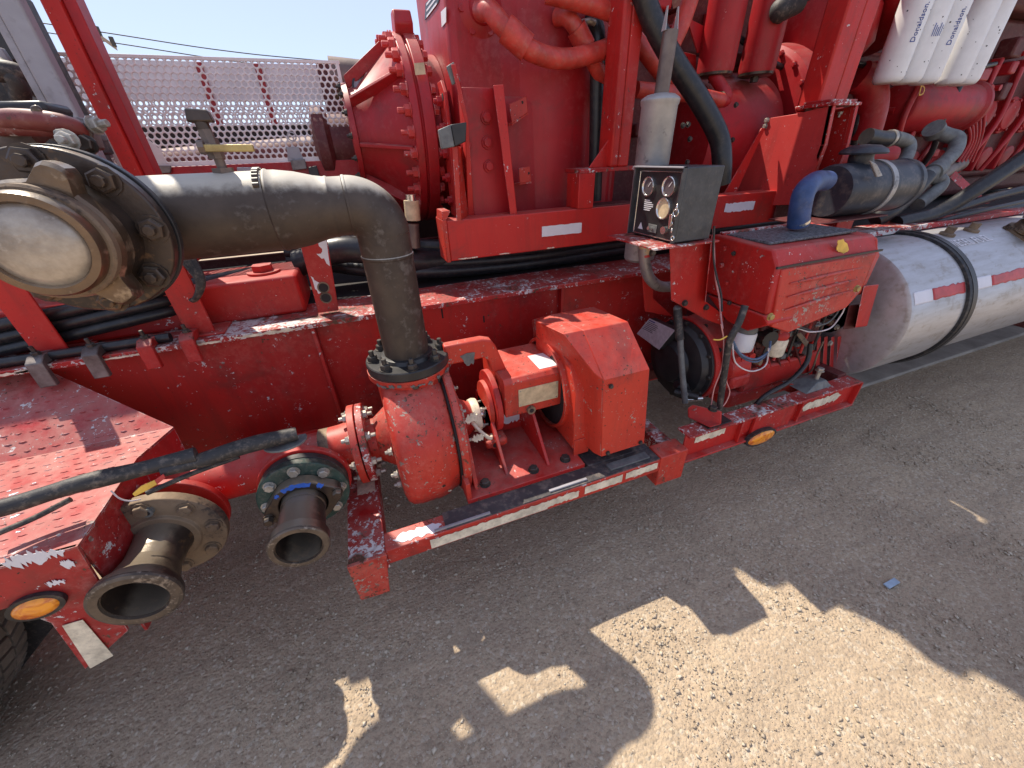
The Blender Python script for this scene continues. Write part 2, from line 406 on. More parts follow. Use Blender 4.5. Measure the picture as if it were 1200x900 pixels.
# loose stones: too many to count
rng = np.random.default_rng(3)
def stones(name, n, xr, yr, lo, hi, clump=0):
    x = rng.uniform(*xr, n); y = rng.uniform(*yr, n)
    if clump:
        k = int(n * .55); c = rng.uniform((xr[0], yr[0]), (xr[1], yr[1]), (clump, 2)); w = rng.integers(0, clump, k)
        x[:k] = c[w, 0] + rng.normal(0, .07, k); y[:k] = c[w, 1] + rng.normal(0, .05, k)
    r = lo * np.exp(rng.exponential(.42, n)); r = np.minimum(r, hi)
    base = np.array([(1, 0, 0), (0, 1, 0), (-1, 0, 0), (0, -1, 0), (0, 0, 1), (0, 0, -1)], float)
    a = rng.uniform(0, 6.28, n); ca, sa = np.cos(a), np.sin(a)
    B = base[None] * rng.uniform(.65, 1.25, (n, 6, 1)) + rng.normal(0, .16, (n, 6, 3))
    B[:, :, 0] *= rng.uniform(.7, 1.5, (n, 1)); B[:, :, 2] *= .62
    bx = B[:, :, 0] * ca[:, None] - B[:, :, 1] * sa[:, None]; by = B[:, :, 0] * sa[:, None] + B[:, :, 1] * ca[:, None]
    VV = np.stack([bx * r[:, None] + x[:, None], by * r[:, None] + y[:, None], B[:, :, 2] * r[:, None] + (gh(x, y) + r * .22)[:, None]], -1).reshape(-1, 3)
    f0 = np.array([(0, 1, 4), (1, 2, 4), (2, 3, 4), (3, 0, 4), (1, 0, 5), (2, 1, 5), (3, 2, 5), (0, 3, 5)])
    FF = (f0[None] + (np.arange(n) * 6)[:, None, None]).reshape(-1, 3)
    me = bpy.data.meshes.new(name); me.vertices.add(len(VV)); me.vertices.foreach_set('co', VV.ravel())
    me.loops.add(len(FF) * 3); me.loops.foreach_set('vertex_index', FF.ravel()); me.polygons.add(len(FF))
    me.polygons.foreach_set('loop_start', np.arange(len(FF)) * 3); me.polygons.foreach_set('loop_total', np.full(len(FF), 3)); me.update(); me.validate()
    o = link(name, me, STONE, None); setk(o, 'stuff'); return o
o = stones('loose_gravel', 90000, (-1.6, 3.6), (-.35, 2.2), .0012, .006)
tag(o, 'fine tan gravel strewn over the yard ground', 'gravel')
o = stones('coarse_gravel', 9000, (-1.4, 3.4), (-.3, 1.4), .0020, .009, 60)
tag(o, 'coarser pale stones lying in small clusters on the yard ground', 'gravel')
sl = box('concrete_slab', 2.2, 14, 1.16, 3.6, GZ - .05, GZ + .02, CONC, None, .01); setk(sl)
# utility pole far behind with two wires
up = thing('utility_pole', 'distant wooden utility pole with a tilted crossarm above the perforated guard', 'utility pole', (-18.3, 60, 0))
q = P(124, 62, 60); top = P(113, 38, 60)
cyl('pole', (q.x, 60, 0), (top.x - .1, 60, top.z + .3), .30, WOODP, up, 10, .22)
a = P(108, 36, 60); c = P(136, 56, 60)
hexa('crossarm', [a + Vector((0, -.15, -.2)), a + Vector((0, .15, -.2)), a + Vector((0, .15, .2)), a + Vector((0, -.15, .2))], [c + Vector((0, -.15, -.2)), c + Vector((0, .15, -.2)), c + Vector((0, .15, .2)), c + Vector((0, -.15, .2))], WOODP, up, 0)
for u_ in (0.05, .35, .95):
    w = a.lerp(c, u_); cyl('insulator', w, w + Vector((0, 0, .75)), .2, BOLTD, up, 8)
for k, (l, pa, pb) in enumerate((('upper thin power line crossing the sky behind the guard', (109, 36), (388, 72)), ('lower thin power line crossing the sky behind the guard', (133, 50), (395, 84)))):
    A = P(*pa, 60); B = P(*pb, 60) ; D = B - A; pts = [A - D * .8 + Vector((0, 0, .4)), A, A + D * .5 - Vector((0, 0, .25)), B, B + D * 1.6 + Vector((0, 0, 1.2)), B + D * 6 + Vector((0, 0, 1.2))]
    o = tube('power_line', pts, .05, BLKM, None, 5); tag(o, l, 'power line')

def ragged(name, p, u, v, w, h, mat, par, seed, amp=.12, th=.0012, n=9, sides=(1, 1, 1, 1)):
    """thin peeled sticker or bare patch with a torn outline, lying on a surface: p = lower left corner"""
    rr = random.Random(seed); u = Vector(u).normalized(); v = Vector(v).normalized(); nrm = u.cross(v); p = Vector(p); pts = []
    m = min(w, h) * min(amp, .95) * .5; k = n * 2; lo = []; hi = []
    for i in range(k + 1):
        e_ = min(i, k - i) / k; tp = 1 if amp < .45 else min(1, .25 + e_ * 5)
        a_ = (1 - tp) * h * .5 + (rr.uniform(0, m) if sides[0] else 0); b_ = h - (1 - tp) * h * .5 - (rr.uniform(0, m) if sides[2] else 0)
        x_ = w * i / k; lo.append(p + u * x_ + v * a_); hi.append(p + u * x_ + v * max(b_, a_ + h * .05))
    V_ = lo + hi; V_ = V_ + [q + nrm * th for q in V_]; M = 2 * (k + 1); f = []
    for i in range(k):
        q = (i, i + 1, k + 2 + i, k + 1 + i); f.append(q); f.append(tuple(M + c for c in q))
        f.append((i, i + 1, M + i + 1, M + i)); f.append((k + 1 + i, k + 2 + i, M + k + 2 + i, M + k + 1 + i))
    f.append((0, k + 1, M + k + 1, M)); f.append((k, 2 * k + 1, M + 2 * k + 1, M + k))
    return mk(name, V_, f, mat, par)
# ------------------------------------------------------------------ trailer frame (main beam with flange and web)
fr = thing('main_frame', 'long red trailer frame beam with a chipped flange running behind the pump skid', 'trailer frame', (0, 1.5, .35))
FZ = 1.017
box('flange', -3.2, 6.5, 1.42, 1.66, FZ - .018, FZ, CHIP, fr, .002)
box('web', -3.2, 6.5, 1.49, 1.505, .43, FZ - .018, RED, fr, 0)
box('lower_flange', -3.2, 6.5, 1.40, 1.66, .412, .43, RED, fr, .002)
for x in (-.235,): box('stiffener', x, x + .012, 1.44, 1.49, .43, FZ - .018, RED, fr, .002)
for x in (.78, 1.9, 3.2): box('stiffener', x, x + .012, 1.46, 1.49, .43, FZ - .018, RED, fr, .002)
# far rail and cross members behind
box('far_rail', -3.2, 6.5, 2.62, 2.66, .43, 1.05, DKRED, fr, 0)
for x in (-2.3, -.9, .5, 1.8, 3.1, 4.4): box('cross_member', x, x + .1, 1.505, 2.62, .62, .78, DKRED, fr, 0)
tube('weld_seam', [(-3.2, 1.487, FZ - .022), (0, 1.487, FZ - .022), (6.4, 1.487, FZ - .022)], .006, RED, fr, 6)
for x, z in ((-.55, .8), (.32, .86), (.33, .80), (.62, .90), (.50, .84), (.88, .88)): cyl('web_rivet', (x, 1.4905, z), (x, 1.486, z), .007, RED, fr, 10)
for x, z, l in ((.245, .93, .04), (.42, .88, .03)): box('slot_mark', x, x + .006, 1.4885, 1.4905, z, z + l, DEEP, fr, 0)
# ragged white primer along the flange edge and patches
for k, (xa, xb, h) in enumerate(((-1.10, -.93, .012), (-.60, -.50, .010), (-.46, -.26, .013), (-1.02, -.98, .014), (-.82, -.70, .008))):
    ragged('bare_patch', (xa, 1.4185, FZ - .016), (1, 0, 0), (0, 0, 1), xb - xa, h, WDIRT, fr, k, .7, .001)
# red uprights and boxes on the flange at left
def post(px, Y, w, d, mat, par, name='post'):
    a, b = P(*px[0], Y), P(*px[1], Y)
    return hexa(name, [a, a + Vector((w, 0, 0)), a + Vector((w, d, 0)), a + Vector((0, d, 0))], [b, b + Vector((w, 0, 0)), b + Vector((w, d, 0)), b + Vector((0, d, 0))], mat, par)
# box section housing behind the discharge pipe (with two round caps on top)
hb = thing('frame_housing', 'low red box with two round caps sitting on the frame under the big pipe', 'housing', (-.55, 1.62, FZ))
x0 = P(343, 300, 1.6).x
box('body', -1.5, -.245, 1.56, 1.82, FZ, 1.155, RED, hb, .012)
for x in (-.60, -.36): cyl('cap', (x, 1.66, 1.155), (x, 1.66, 1.185), .035, RED, hb, 6); cyl('cap_base', (x, 1.66, 1.153), (x, 1.66, 1.163), .055, RED, hb, 20)
# upright strap with two holes (right of it) standing on the flange
st = thing('frame_strap', 'upright red strap with two dark holes and peeled paint left of the vertical pipe', 'bracket', (-.15, 1.5, FZ))
pp('plate', [(373, 367), (397, 364), (381, 268), (349, 276)], 1.5, .012, RED, st)
for q in ((379, 337), (382, 349)):
    c = P(*q, 1.4985); lathe('hole_rim', c, (0, -1, 0), [(-.002, .020), (.002, .020), (.002, .016), (-.002, .016)], TANF, st, 20); cyl('hole', c + Vector((0, .001, 0)), c + Vector((0, -.0015, 0)), .0155, DEEP, st, 20)
def patch(name, pix, Y, mat, par, th=.0012, jit=2.0, seed=1, sub=4):
    rr = random.Random(seed); pts = []
    for i, a in enumerate(pix):
        b = pix[(i + 1) % len(pix)]
        for s_ in range(sub):
            t_ = s_ / sub; pts.append(P(a[0] + (b[0] - a[0]) * t_ + rr.uniform(-jit, jit), a[1] + (b[1] - a[1]) * t_ + rr.uniform(-jit, jit), Y))
    return ext(name, pts, (0, -th, 0), mat, par, 0)
patch('bare_patch', [(362, 274), (378, 270), (386, 310), (372, 300), (378, 290)], 1.5, PAPER, st, seed=3, jit=2.6)
patch('bare_patch', [(365, 325), (375, 332), (378, 345), (370, 342)], 1.5, PAPER, st, seed=4, jit=2.0)
# hose clamps along the edge of the flange at left
cl_lab = ['leftmost grey clamp on the flange edge above the checker plate', 'second grey clamp from the left on the flange edge', 'short red clamp with a grey tip between two flange clamps', 'red clamp on the flange edge below the slanting red post']
for k, (x, y, gm) in enumerate(((37, 420, 0), (101, 408, 0), (165, 398, 1), (216, 393, 1))):
    c = P(x, y, 1.41); c.z = FZ
    t_ = thing('beam_clamp', cl_lab[k], 'clamp', (c.x, 1.42, FZ - .03), 'clamps on the frame flange edge')
    mt = CLAMPG if gm == 0 else RED
    w = .02
    ext('jaw', [(c.x - w, 1.47, FZ + .002), (c.x - w, 1.47, FZ + .028), (c.x - w, 1.425, FZ + .03), (c.x - w, 1.400, FZ + .015), (c.x - w, 1.394, FZ - .06), (c.x - w, 1.412, FZ - .06), (c.x - w, 1.416, FZ + .002)], (w * 2, 0, 0), mt, t_, .003)
    bolt(t_, (c.x, 1.435, FZ + .028), (0, -.1, 1), .011, BOLTD, stud=1.6)
# black pipe lying along the flange + cable bundle
o = tube('flange_hose', [(-1.75, 1.455, FZ + .018), (-1.0, 1.45, FZ + .016), (-.64, 1.455, FZ + .016)], .014, HOSE, None); tag(o, 'thin black hose held by the clamps along the flange edge', 'hose')
lb = ['uppermost black hose of the bundle behind the flange clamps', 'middle black hose of the bundle behind the flange clamps', 'lowest black hose of the bundle behind the flange clamps']
for k in range(3):
    z = FZ + .10 - k * .035
    o = tube('bundle_hose', [(-2.1, 1.52 + .01 * k, z - .03), (-1.35, 1.53, z - .02), (-.95, 1.52, z + .015), (-.66, 1.56, z + .05), (-.4, 1.75, z + .08)], .019, HOSE, None, group=None) if False else tube('bundle_hose', [(-2.1, 1.52 + .01 * k, z - .03), (-1.35, 1.53, z - .02), (-.95, 1.52, z + .015), (-.66, 1.56, z + .04), (-.4, 1.8, z + .02)], .019, HOSE)
    tag(o, lb[k], 'hose', 'black hoses behind the clamps')
# two slanting red posts at left
for k, (pa, pb, l) in enumerate((([(190, 300), (222, 372)], 1.50, 'short red upright post on the flange right of the big union'), ([(22, 372), (55, 412)], 1.50, 'short red upright post on the flange left below the big union'))):
    t_ = thing('frame_post', l, 'post', (P(*pa[1], 1.5).x, 1.5, FZ), 'short red posts on the frame')
    a = P(*pa[0], 1.47); b = P(*pa[1], 1.47); x = b.x
    box('angle_front', x - .03, x + .05, 1.47, 1.478, FZ, max(a.z, 1.2) + .1, RED, t_)
    box('angle_side', x - .03, x - .022, 1.478, 1.55, FZ, max(a.z, 1.2) + .1, RED, t_)
    box('foot', x - .05, x + .08, 1.45, 1.56, FZ, FZ + .008, RED, t_)
# looped cable hanging at the end of the bundle
ld = thing('cable_loop', 'dark looped cable hanging behind the big flange at the left', 'cable', (-.62, 1.5, 1.1))
for k in range(5):
    a = P(208 + 4 * k, 298, 1.48); b = P(232 + 1.5 * k, 330, 1.45); c = P(226, 352, 1.47); d = P(212, 330, 1.52)
    tube('strand', [a + Vector((0, 0, .06)), a, b, c, d], .008, OLDH, ld, 8)

# ------------------------------------------------------------------ checker plate step at left
dk = thing('checker_plate_step', 'sunlit red checker plate step with worn paint at the far left', 'step', (-1.2, 1.0, .5))
DZ = .835
top = [(-2.6, .7985), (-.686, .7985), (-.688, 1.09), (-.645, 1.22), (-2.6, 1.22)]
ext('deck', [(x, y, DZ - .005) for x, y in top], (0, 0, .005), DECKM, dk, 0)
ext('deck_slope', [(-2.6, 1.2205, DZ - .001), (-.645, 1.2205, DZ - .001), (-1.0, 1.487, .983), (-2.6, 1.487, .983)], (0, .002, -.004), DECKM, dk, 0)
ext('side_plate', [(-.688, .806, DZ - .006), (-.688, 1.09, DZ - .006), (-.72, 1.09, .47), (-.76, .86, .44)], (-.006, 0, 0), DECKM, dk, 0)
ext('side_plate', [(-.688, 1.09, DZ - .006), (-.645, 1.22, DZ - .006), (-.67, 1.22, .47), (-.72, 1.092, .47)], (-.006, 0.002, 0), DECKM, dk, 0)
a, b, c, d_ = P(90, 640, .8), P(150, 739, .8), P(100, 784, .8), P(10, 712, .8)
ext('front_plate', [a, b, c, P(60, 730, .8), d_, Vector((-.97, .8, .72)), Vector((-2.6, .8, .72)), Vector((-2.6, .8, DZ)), Vector((-.69, .8, DZ))], (0, .006, 0), DECKM, dk, 0)
# raised tread lozenges
vv = []; ff = []
rr = random.Random(5); i = 0
for iy in range(24):
    for ix in range(40):
        x = -1.90 + ix * .031 + (.0155 if iy % 2 else 0); y = .825 + iy * .0275; dz_ = max(0, (y - 1.2205) * .555)
        lim = -.70 if y < 1.09 else (-.66 if y < 1.2 else -.68 - (y - 1.22) * 1.33)
        if rr.random() < .12: continue
        if x > lim - .01: continue
        l_, w_, h_ = .0115 * rr.uniform(.7, 1), .0026, .0022 * rr.uniform(.35, 1)
        b0 = len(vv)
        vv += [(q0, q1, q2 + dz_) for q0, q1, q2 in [(x - l_, y, DZ), (x, y - w_, DZ), (x + l_, y, DZ), (x, y + w_, DZ), (x - l_ * .6, y, DZ + h_), (x, y - w_ * .5, DZ + h_), (x + l_ * .6, y, DZ + h_), (x, y + w_ * .5, DZ + h_)]]
        ff += [(b0, b0 + 1, b0 + 5, b0 + 4), (b0 + 1, b0 + 2, b0 + 6, b0 + 5), (b0 + 2, b0 + 3, b0 + 7, b0 + 6), (b0 + 3, b0, b0 + 4, b0 + 7), (b0 + 4, b0 + 5, b0 + 6, b0 + 7)]
o = mk('tread_pattern', vv, ff, DECKM, dk, fix=False); o['kind'] = 'stuff'
for k, (x, y, w, h) in enumerate(((12, 672, .07, .05), (45, 660, .05, .03), (60, 690, .03, .025), (78, 668, .02, .03))):
    p_ = P(x, y, .7985 - .0004 * k); ragged('bare_patch', p_, (1, 0, 0), (0, 0, 1), w, h, PAPER, dk, 20 + k, .9, .001)
for k in range(22):
    x = rr.uniform(-1.15, -.72); y = rr.uniform(.81, 1.1); s_ = rr.uniform(.004, .014)
    ragged('bare_patch', (x, y, DZ), (1, rr.uniform(-.5, .5), 0), (0, 1, 0), s_ * 1.5, s_, PAPER, dk, 50 + k, .8, .0012, 3)
# amber marker light on the step
c = P(43, 711, .793); am = thing('marker_light', 'round amber marker light on the chipped red corner by the tyre', 'marker light', c, 'amber marker lights')
rx, rz = .032, .022
def oval(name, c, rx, rz, y0, y1, mat, par, dome=0, ph=0):
    n = 28; v = []; f = []
    rings = [(y0, 1)] + ([(y1 + (y0 - y1) * 0, 1)] if not dome else []) + ([(y0 + (y1 - y0) * (math.sin(R_(a))), math.cos(R_(a))) for a in (20, 40, 60, 78)] if dome else [])
    for y, s_ in rings:
        for i in range(n):
            a = 2 * math.pi * i / n; x_ = math.cos(a) * rx * s_; z_ = math.sin(a) * rz * s_
            v.append((c[0] + x_ * math.cos(ph) - z_ * math.sin(ph), y, c[2] + x_ * math.sin(ph) + z_ * math.cos(ph)))
    for k in range(len(rings) - 1):
        for i in range(n): f.append([k * n + i, k * n + (i + 1) % n, (k + 1) * n + (i + 1) % n, (k + 1) * n + i])
    f.append(list(range(n))); f.append([(len(rings) - 1) * n + i for i in range(n)][::-1])
    return mk(name, v, f, mat, par)
oval('rubber_ring', c, .050, .034, .799, .789, RUB, am, 0, .15); oval('lens', c, .040, .026, .789, .778, AMBER, am, 1, .15)
# worn reflector plate
q = [P(73, 733, .797), P(97, 726, .797), P(133, 768, .797), P(106, 783, .797)]
ext('reflector', q, (0, -.001, 0), WDIRT, dk, 0)
# bracket behind, mud flap and tyre
mf = thing('mud_flap', 'dark rubber mud flap hanging behind the amber light at lower left', 'mud flap', (-.95, .95, .3))
hexa('flap', [P(10, 715, 1.15), P(66, 730, 1.15), P(26, 782, 1.15), P(-30, 782, 1.15)], [P(10, 715, 1.17), P(66, 730, 1.17), P(26, 782, 1.17), P(-30, 782, 1.17)], MUD, mf)
ty = thing('tyre', 'dusty trailer tyre with worn tread at the lower left edge', 'tyre', (-1.40, 1.0, 0))
TC = Vector((-1.665, .84, .50)); TR = .5
lathe('casing', TC + Vector((0, .005, 0)), (0, 1, 0), [(0, .30), (.0, .40), (.01, .455), (.035, TR - .015), (.26, TR - .015), (.29, .455), (.30, .30)], TYRE, ty, 72)
lathe('rim', TC + Vector((0, .03, 0)), (0, 1, 0), [(0, .05), (.01, .30), (.2, .30)], GREY, ty, 40)
for k in range(60):
    a = 2 * math.pi * k / 60
    for j in range(5):
        aa = a + (j % 2) * math.pi / 60 + j * .004
        y0 = .84 + j * .053
        m_ = Matrix.Rotation(aa, 3, 'Y'); pts = [TC + m_ @ Vector((-.021, 0, TR)), TC + m_ @ Vector((.018, 0, TR)), TC + m_ @ Vector((.018, 0, TR - .02)), TC + m_ @ Vector((-.021, 0, TR - .02))]
        pts = [Vector((p_.x, y0 - TC.y * 0, p_.z)) for p_ in pts]
        for p_ in pts: p_.y = y0
        sk = Vector((0, .046, 0)) + (m_ @ Vector((.012 if j % 2 else -.012, 0, 0)))
        ext('tread_block', pts, sk, TYRE, ty, 0)
# ------------------------------------------------------------------ suction manifold and its two outlets
AY, AZ = 1.15, .66
mn = thing('suction_manifold', 'orange red suction manifold pipe running from the step to the pump inlet', 'manifold', (-.5, AY, AZ))
cyl('pipe', (-1.0, AY, AZ), (-.155, AY, AZ), .072, RED, mn, 40)
lathe('clamp_band', (-.27, AY, AZ), (1, 0, 0), [(0, .0725), (0, .079), (.03, .079), (.03, .0725)], TANF, mn, 40)
lathe('weld_cap', (-.255, AY, AZ), (1, 0, 0), [(-.02, .072), (0, .078), (.05, .080), (.08, .085)], ORNG, mn, 40)
lathe('flange', (-.168, AY, AZ), (1, 0, 0), [(0, .05), (0, .137), (.022, .137), (.022, .05)], ORNG, mn, 48, .002)
for x, r in ((-.655, .10), (-.315, .095)):
    lathe('stub', (x, AY - .02, AZ), (0, -1, 0), [(0, .062), (.10, .062)], RED, mn, 32)
    lathe('stub_flange', (x, 1.035, AZ), (0, -1, 0), [(0, .05), (0, .128), (.02, .128), (.02, .05)], RED, mn, 48, .002)
bolt_ring(mn, (-.168, AY, AZ), (-1, 0, 0), .112, 8, .0135, BOLTG, .2, stud=.9)
# saddle bracket on top of the manifold
sb = P(322, 512, 1.02)
lathe('lug', (-.33, 1.05, .755), (0, 0, 1), [(0, .045), (.008, .045)], RED, mn, 24)
box('saddle', -1.0, -.5, 1.15, 1.22, .715, .722, RED, mn)
# long curved red channel behind the manifold
ch = thing('frame_crossbar', 'curved red crossbar at the foot of the frame above the manifold', 'crossbar', (-.5, 1.35, .5))
box('bar', -.66, -.30, 1.25, 1.41, .50, .60, RED, ch, .02)
# outlet 1: big dusty flange with hose adapter
oa = thing('hose_adapter', 'larger dusty tan flange adapter with open pipe mouth, left of two', 'hose adapter', (-.655, .95, AZ), 'open hose adapters on the manifold')
f0 = (-.655, .975, AZ)
lathe('flange', f0, (0, -1, 0), [(0, .04), (0, .136), (.026, .136), (.028, .133), (.028, .082), (.036, .078), (.036, .04)], TANF, oa, 56, .0015)
bolt_ring(oa, (-.655, .947, AZ), (0, -1, 0), .112, 8, .0165, TANF, .25, h=.012)
cyl('grease_port', (-.645, .9475, AZ + .105), (-.645, .935, AZ + .105), .013, CASTG, oa, 16); cyl('port_hole', (-.645, .9352, AZ + .105), (-.645, .9345, AZ + .105), .007, DEEP, oa, 12)
lathe('barrel', (-.655, .942, AZ), (0, -1, -.0), [(0, .064), (.02, .060), (.06, .058), (.062, .055), (.085, .055), (.087, .060), (.125, .068), (.150, .083), (.162, .085), (.168, .083), (.170, .070), (.168, .060), (.05, .058), (.0, .052)], DISC, oa, 56, sharp=25)
lathe('lip', (-.655, .779, AZ), (0, -1, 0), [(0, .0855), (.004, .0865), (.010, .085), (.013, .078), (.012, .0625), (0, .0605)], LIPM, oa, 56, sharp=25)
cyl('bore', (-.655, .90, AZ), (-.655, .898, AZ), .0575, DEEP, oa, 40)
# outlet 2: greenish flange with groove clamp
ob = thing('hose_adapter', 'smaller open adapter with green flange and blue paint on its rusty clamp, right of two', 'hose adapter', (-.315, .95, AZ), 'open hose adapters on the manifold')
lathe('flange', (-.315, .985, AZ), (0, -1, 0), [(0, .04), (0, .122), (.022, .122), (.024, .118), (.024, .04)], GREENP, ob, 56, .0015)
lathe('second_flange', (-.315, 1.012, AZ), (0, -1, 0), [(0, .04), (0, .120), (.022, .120), (.022, .04)], BLKM, ob, 56, .0015)
bolt_ring(ob, (-.315, .960, AZ), (0, -1, 0), .099, 8, .0135, BOLTG, .3, h=.011)
pr = []
for i in range(48):
    a = 2 * math.pi * i / 48; r = .082 + .022 * max(0, math.cos(2 * (a - .1))) ** 3
    pr.append((-.315 + math.cos(a) * r, .958, AZ + math.sin(a) * r))
ri = [(-.315 + math.cos(2 * math.pi * i / 48) * .062, .958, AZ + math.sin(2 * math.pi * i / 48) * .062) for i in range(48)]
v = pr + [(x, y - .034, z) for x, y, z in pr] + ri + [(x, y - .034, z) for x, y, z in ri]
f = []
for i in range(48):
    j = (i + 1) % 48; f += [(i, j, 48 + j, 48 + i), (48 + i, 48 + j, 144 + j, 144 + i), (96 + i, 144 + i, 144 + j, 96 + j)]
mk('groove_clamp', v, f, DISC, ob, .003)
for sx in (-1, 1): bolt(ob, (-.315 + sx * .094, .924, AZ + .015 * sx), (0, -1, 0), .013, DISC, h=.016)
def arcpatch(name, c, y, r0, r1, a0, a1, mat, par, seed):
    rr = random.Random(seed); n = 14; pts = []
    for i in range(n + 1):
        a = R_(a0 + (a1 - a0) * i / n); r = r1 - rr.uniform(0, .006); pts.append((c[0] + math.cos(a) * r, y, c[2] + math.sin(a) * r))
    for i in range(n, -1, -1):
        a = R_(a0 + (a1 - a0) * i / n); r = r0 + rr.uniform(0, .006); pts.append((c[0] + math.cos(a) * r, y, c[2] + math.sin(a) * r))
    ext(name, pts, (0, -.001, 0), mat, par, 0)
arcpatch('blue_mark', (-.315, 0, AZ), .9238, .066, .085, 62, 118, BLUEP, ob, 1); arcpatch('blue_mark', (-.315, 0, AZ), .9238, .070, .09, 38, 50, BLUEP, ob, 2); arcpatch('blue_mark', (-.315, 0, AZ), .9238, .07, .084, 128, 138, BLUEP, ob, 3)
lathe('barrel', (-.315, .958, AZ), (0, -1, 0), [(0, .058), (.05, .058), (.052, .055), (.075, .055), (.078, .058), (.13, .060), (.150, .062), (.152, .071), (.176, .071), (.180, .067), (.180, .053), (.10, .051), (0, .048)], DISC, ob, 56, sharp=25)
lathe('lip', (-.315, .779, AZ), (0, -1, 0), [(0, .072), (.003, .072), (.006, .068), (.006, .056), (0, .055)], LIPM, ob, 56, sharp=25)
cyl('bore', (-.315, .90, AZ), (-.315, .898, AZ), .0515, DEEP, ob, 40)
# weathered hose lying over the manifold
pts = [P(-30, 605, .86), P(20, 590, .88), P(90, 568, .9), P(160, 551, .93), P(230, 533, .95), P(290, 520, .96), P(345, 508, .98)]
hs = thing('loose_hose', 'long weathered black hose slanting over the checker plate and both adapters', 'hose', pts[3])
tube('sleeve', pts[:5], [.016, .018, .017, .020, .017, .020], OLDH, hs, 12)
tube('sleeve', [P(188, 553, .925), P(240, 538, .95), P(290, 522, .96), P(348, 508, .98)], [.013, .018, .020, .021, .018], OLDH, hs, 12)
tube('thin_line', [P(-5, 626, .86), P(40, 607, .88), P(83, 585, .9)], .0062, OLDH, hs, 8)
tube('thin_line', [P(172, 578, .93), P(225, 555, .95), P(280, 535, .96)], .0062, OLDH, hs, 8)
tube('white_wire', [P(130, 575, .93), P(140, 584, .92), P(152, 587, .92), P(165, 585, .93)], .0018, WIREW, hs, 6)
tg = thing('line_tag', 'small yellow and red tag tied under the weathered hose', 'tag', P(165, 573, .91))
def tri(name, pix, Y, d, mat, par): return ext(name, [P(x, y, Y) for x, y in pix], (0, d, 0), mat, par, .0005)
tri('tag_body', [(155, 579), (165, 570), (181, 563), (184, 568), (170, 576), (158, 582)], .905, .003, YEL, tg)
tri('red_end', [(181, 563), (191, 556), (194, 560), (184, 568)], .905, .003, RTAPE, tg)
# rusty saddle plate over the manifold by the second outlet
sp = thing('saddle_plate', 'crusted grey half round plate under the end of the weathered hose', 'plate', (-.33, 1.0, .79))
c = P(335, 519, .985); pts = [c + Vector((math.cos(R_(a)) * .055, math.sin(R_(a)) * .04, 0)) for a in range(150, 400, 18)]
ext('plate', pts, (0, 0, .006), CASTG, sp, .001); bolt(sp, c + Vector((.02, 0, .006)), (0, 0, 1), .01, BOLTD)

# ------------------------------------------------------------------ centrifugal pump
pu = thing('centrifugal_pump', 'orange red centrifugal pump with round volute and speckled worn paint', 'pump', (.06, AY, .45))
lathe('volute', (-.045, AY, AZ), (1, 0, 0), [(0, .14), (.001, .215), (.008, .238), (.024, .252), (.050, .257), (.115, .257), (.145, .252), (.162, .240), (.180, .236), (.187, .230), (.187, .12)], ORNG, pu, 72, 0, 50)
lathe('casing_rim', (.150, AY, AZ), (1, 0, 0), [(0, .10), (0, .250), (.004, .254), (.022, .254), (.026, .250), (.026, .10)], ORNG, pu, 64, 0)
lathe('gasket', (.143, AY, AZ), (1, 0, 0), [(0, .1), (0, .238), (.007, .238), (.007, .1)], DEEP, pu, 64)
lathe('volute_neck', (.06, AY, AZ + .20), (0, 0, 1), [(-.16, .108), (0, .110), (.03, .112), (.045, .118), (.05, .128), (.0505, .130), (.068, .130), (.068, .05)], ORNG, pu, 48, 0, 30)
lathe('suction_neck', (-.125, AY, AZ), (1, 0, 0), [(0, .075), (.03, .075), (.085, .115)], ORNG, pu, 40)
lathe('suction_flange', (-.142, AY, AZ), (1, 0, 0), [(0, .05), (0, .137), (.022, .137), (.022, .05)], CHIP, pu, 48, .002)
bolt_ring(pu, (-.120, AY, AZ), (1, 0, 0), .112, 8, .0135, BOLTG, .2, stud=1.2)
for k, a in enumerate((70, 100, 125, 150, 180, 205)):
    bolt(pu, (-.05, AY - .175 * math.sin(R_(a)), AZ + .175 * math.cos(R_(a))), (-1, 0, 0), .0115, BOLTG, stud=.8)
lathe('back_cover', (.176, AY, AZ), (1, 0, 0), [(0, .16), (.012, .15), (.02, .085), (.06, .06), (.075, .05)], RED, pu, 40)
bolt_ring(pu, (.188, AY, AZ), (1, 0, 0), .135, 8, .011, BOLTG, .1, stud=1.0)
cyl('shaft', (.2, AY, AZ), (.98, AY, AZ), .022, CHROME, pu, 20)
lathe('gland', (.245, AY, AZ), (1, 0, 0), [(0, .03), (0, .062), (.015, .066), (.03, .062), (.03, .03)], WDIRT, pu, 32, .002)
for a in (30, 130, 210, 320):
    p_ = Vector((.225, AY + .05 * math.cos(R_(a)), AZ + .05 * math.sin(R_(a)))); bolt(pu, p_ + Vector((.05, 0, 0)), (1, 0, 0), .009, BOLTG, stud=2.0)
tube('grease_line', [(.23, AY - .05, AZ + .02), (.25, AY - .10, AZ + .0), (.28, AY - .12, AZ - .03), (.30, AY - .08, AZ - .05)], .007, WDIRT, pu, 8)
ragged('white_residue', (.205, 1.065, AZ + .022), (1, .2, .1), (0, .3, 1), .05, .04, WDIRT, pu, 90, .6, .006)
ragged('white_residue', (.215, 1.03, AZ - .035), (1, 0, .1), (0, .3, 1), .045, .035, WDIRT, pu, 91, .6, .008)
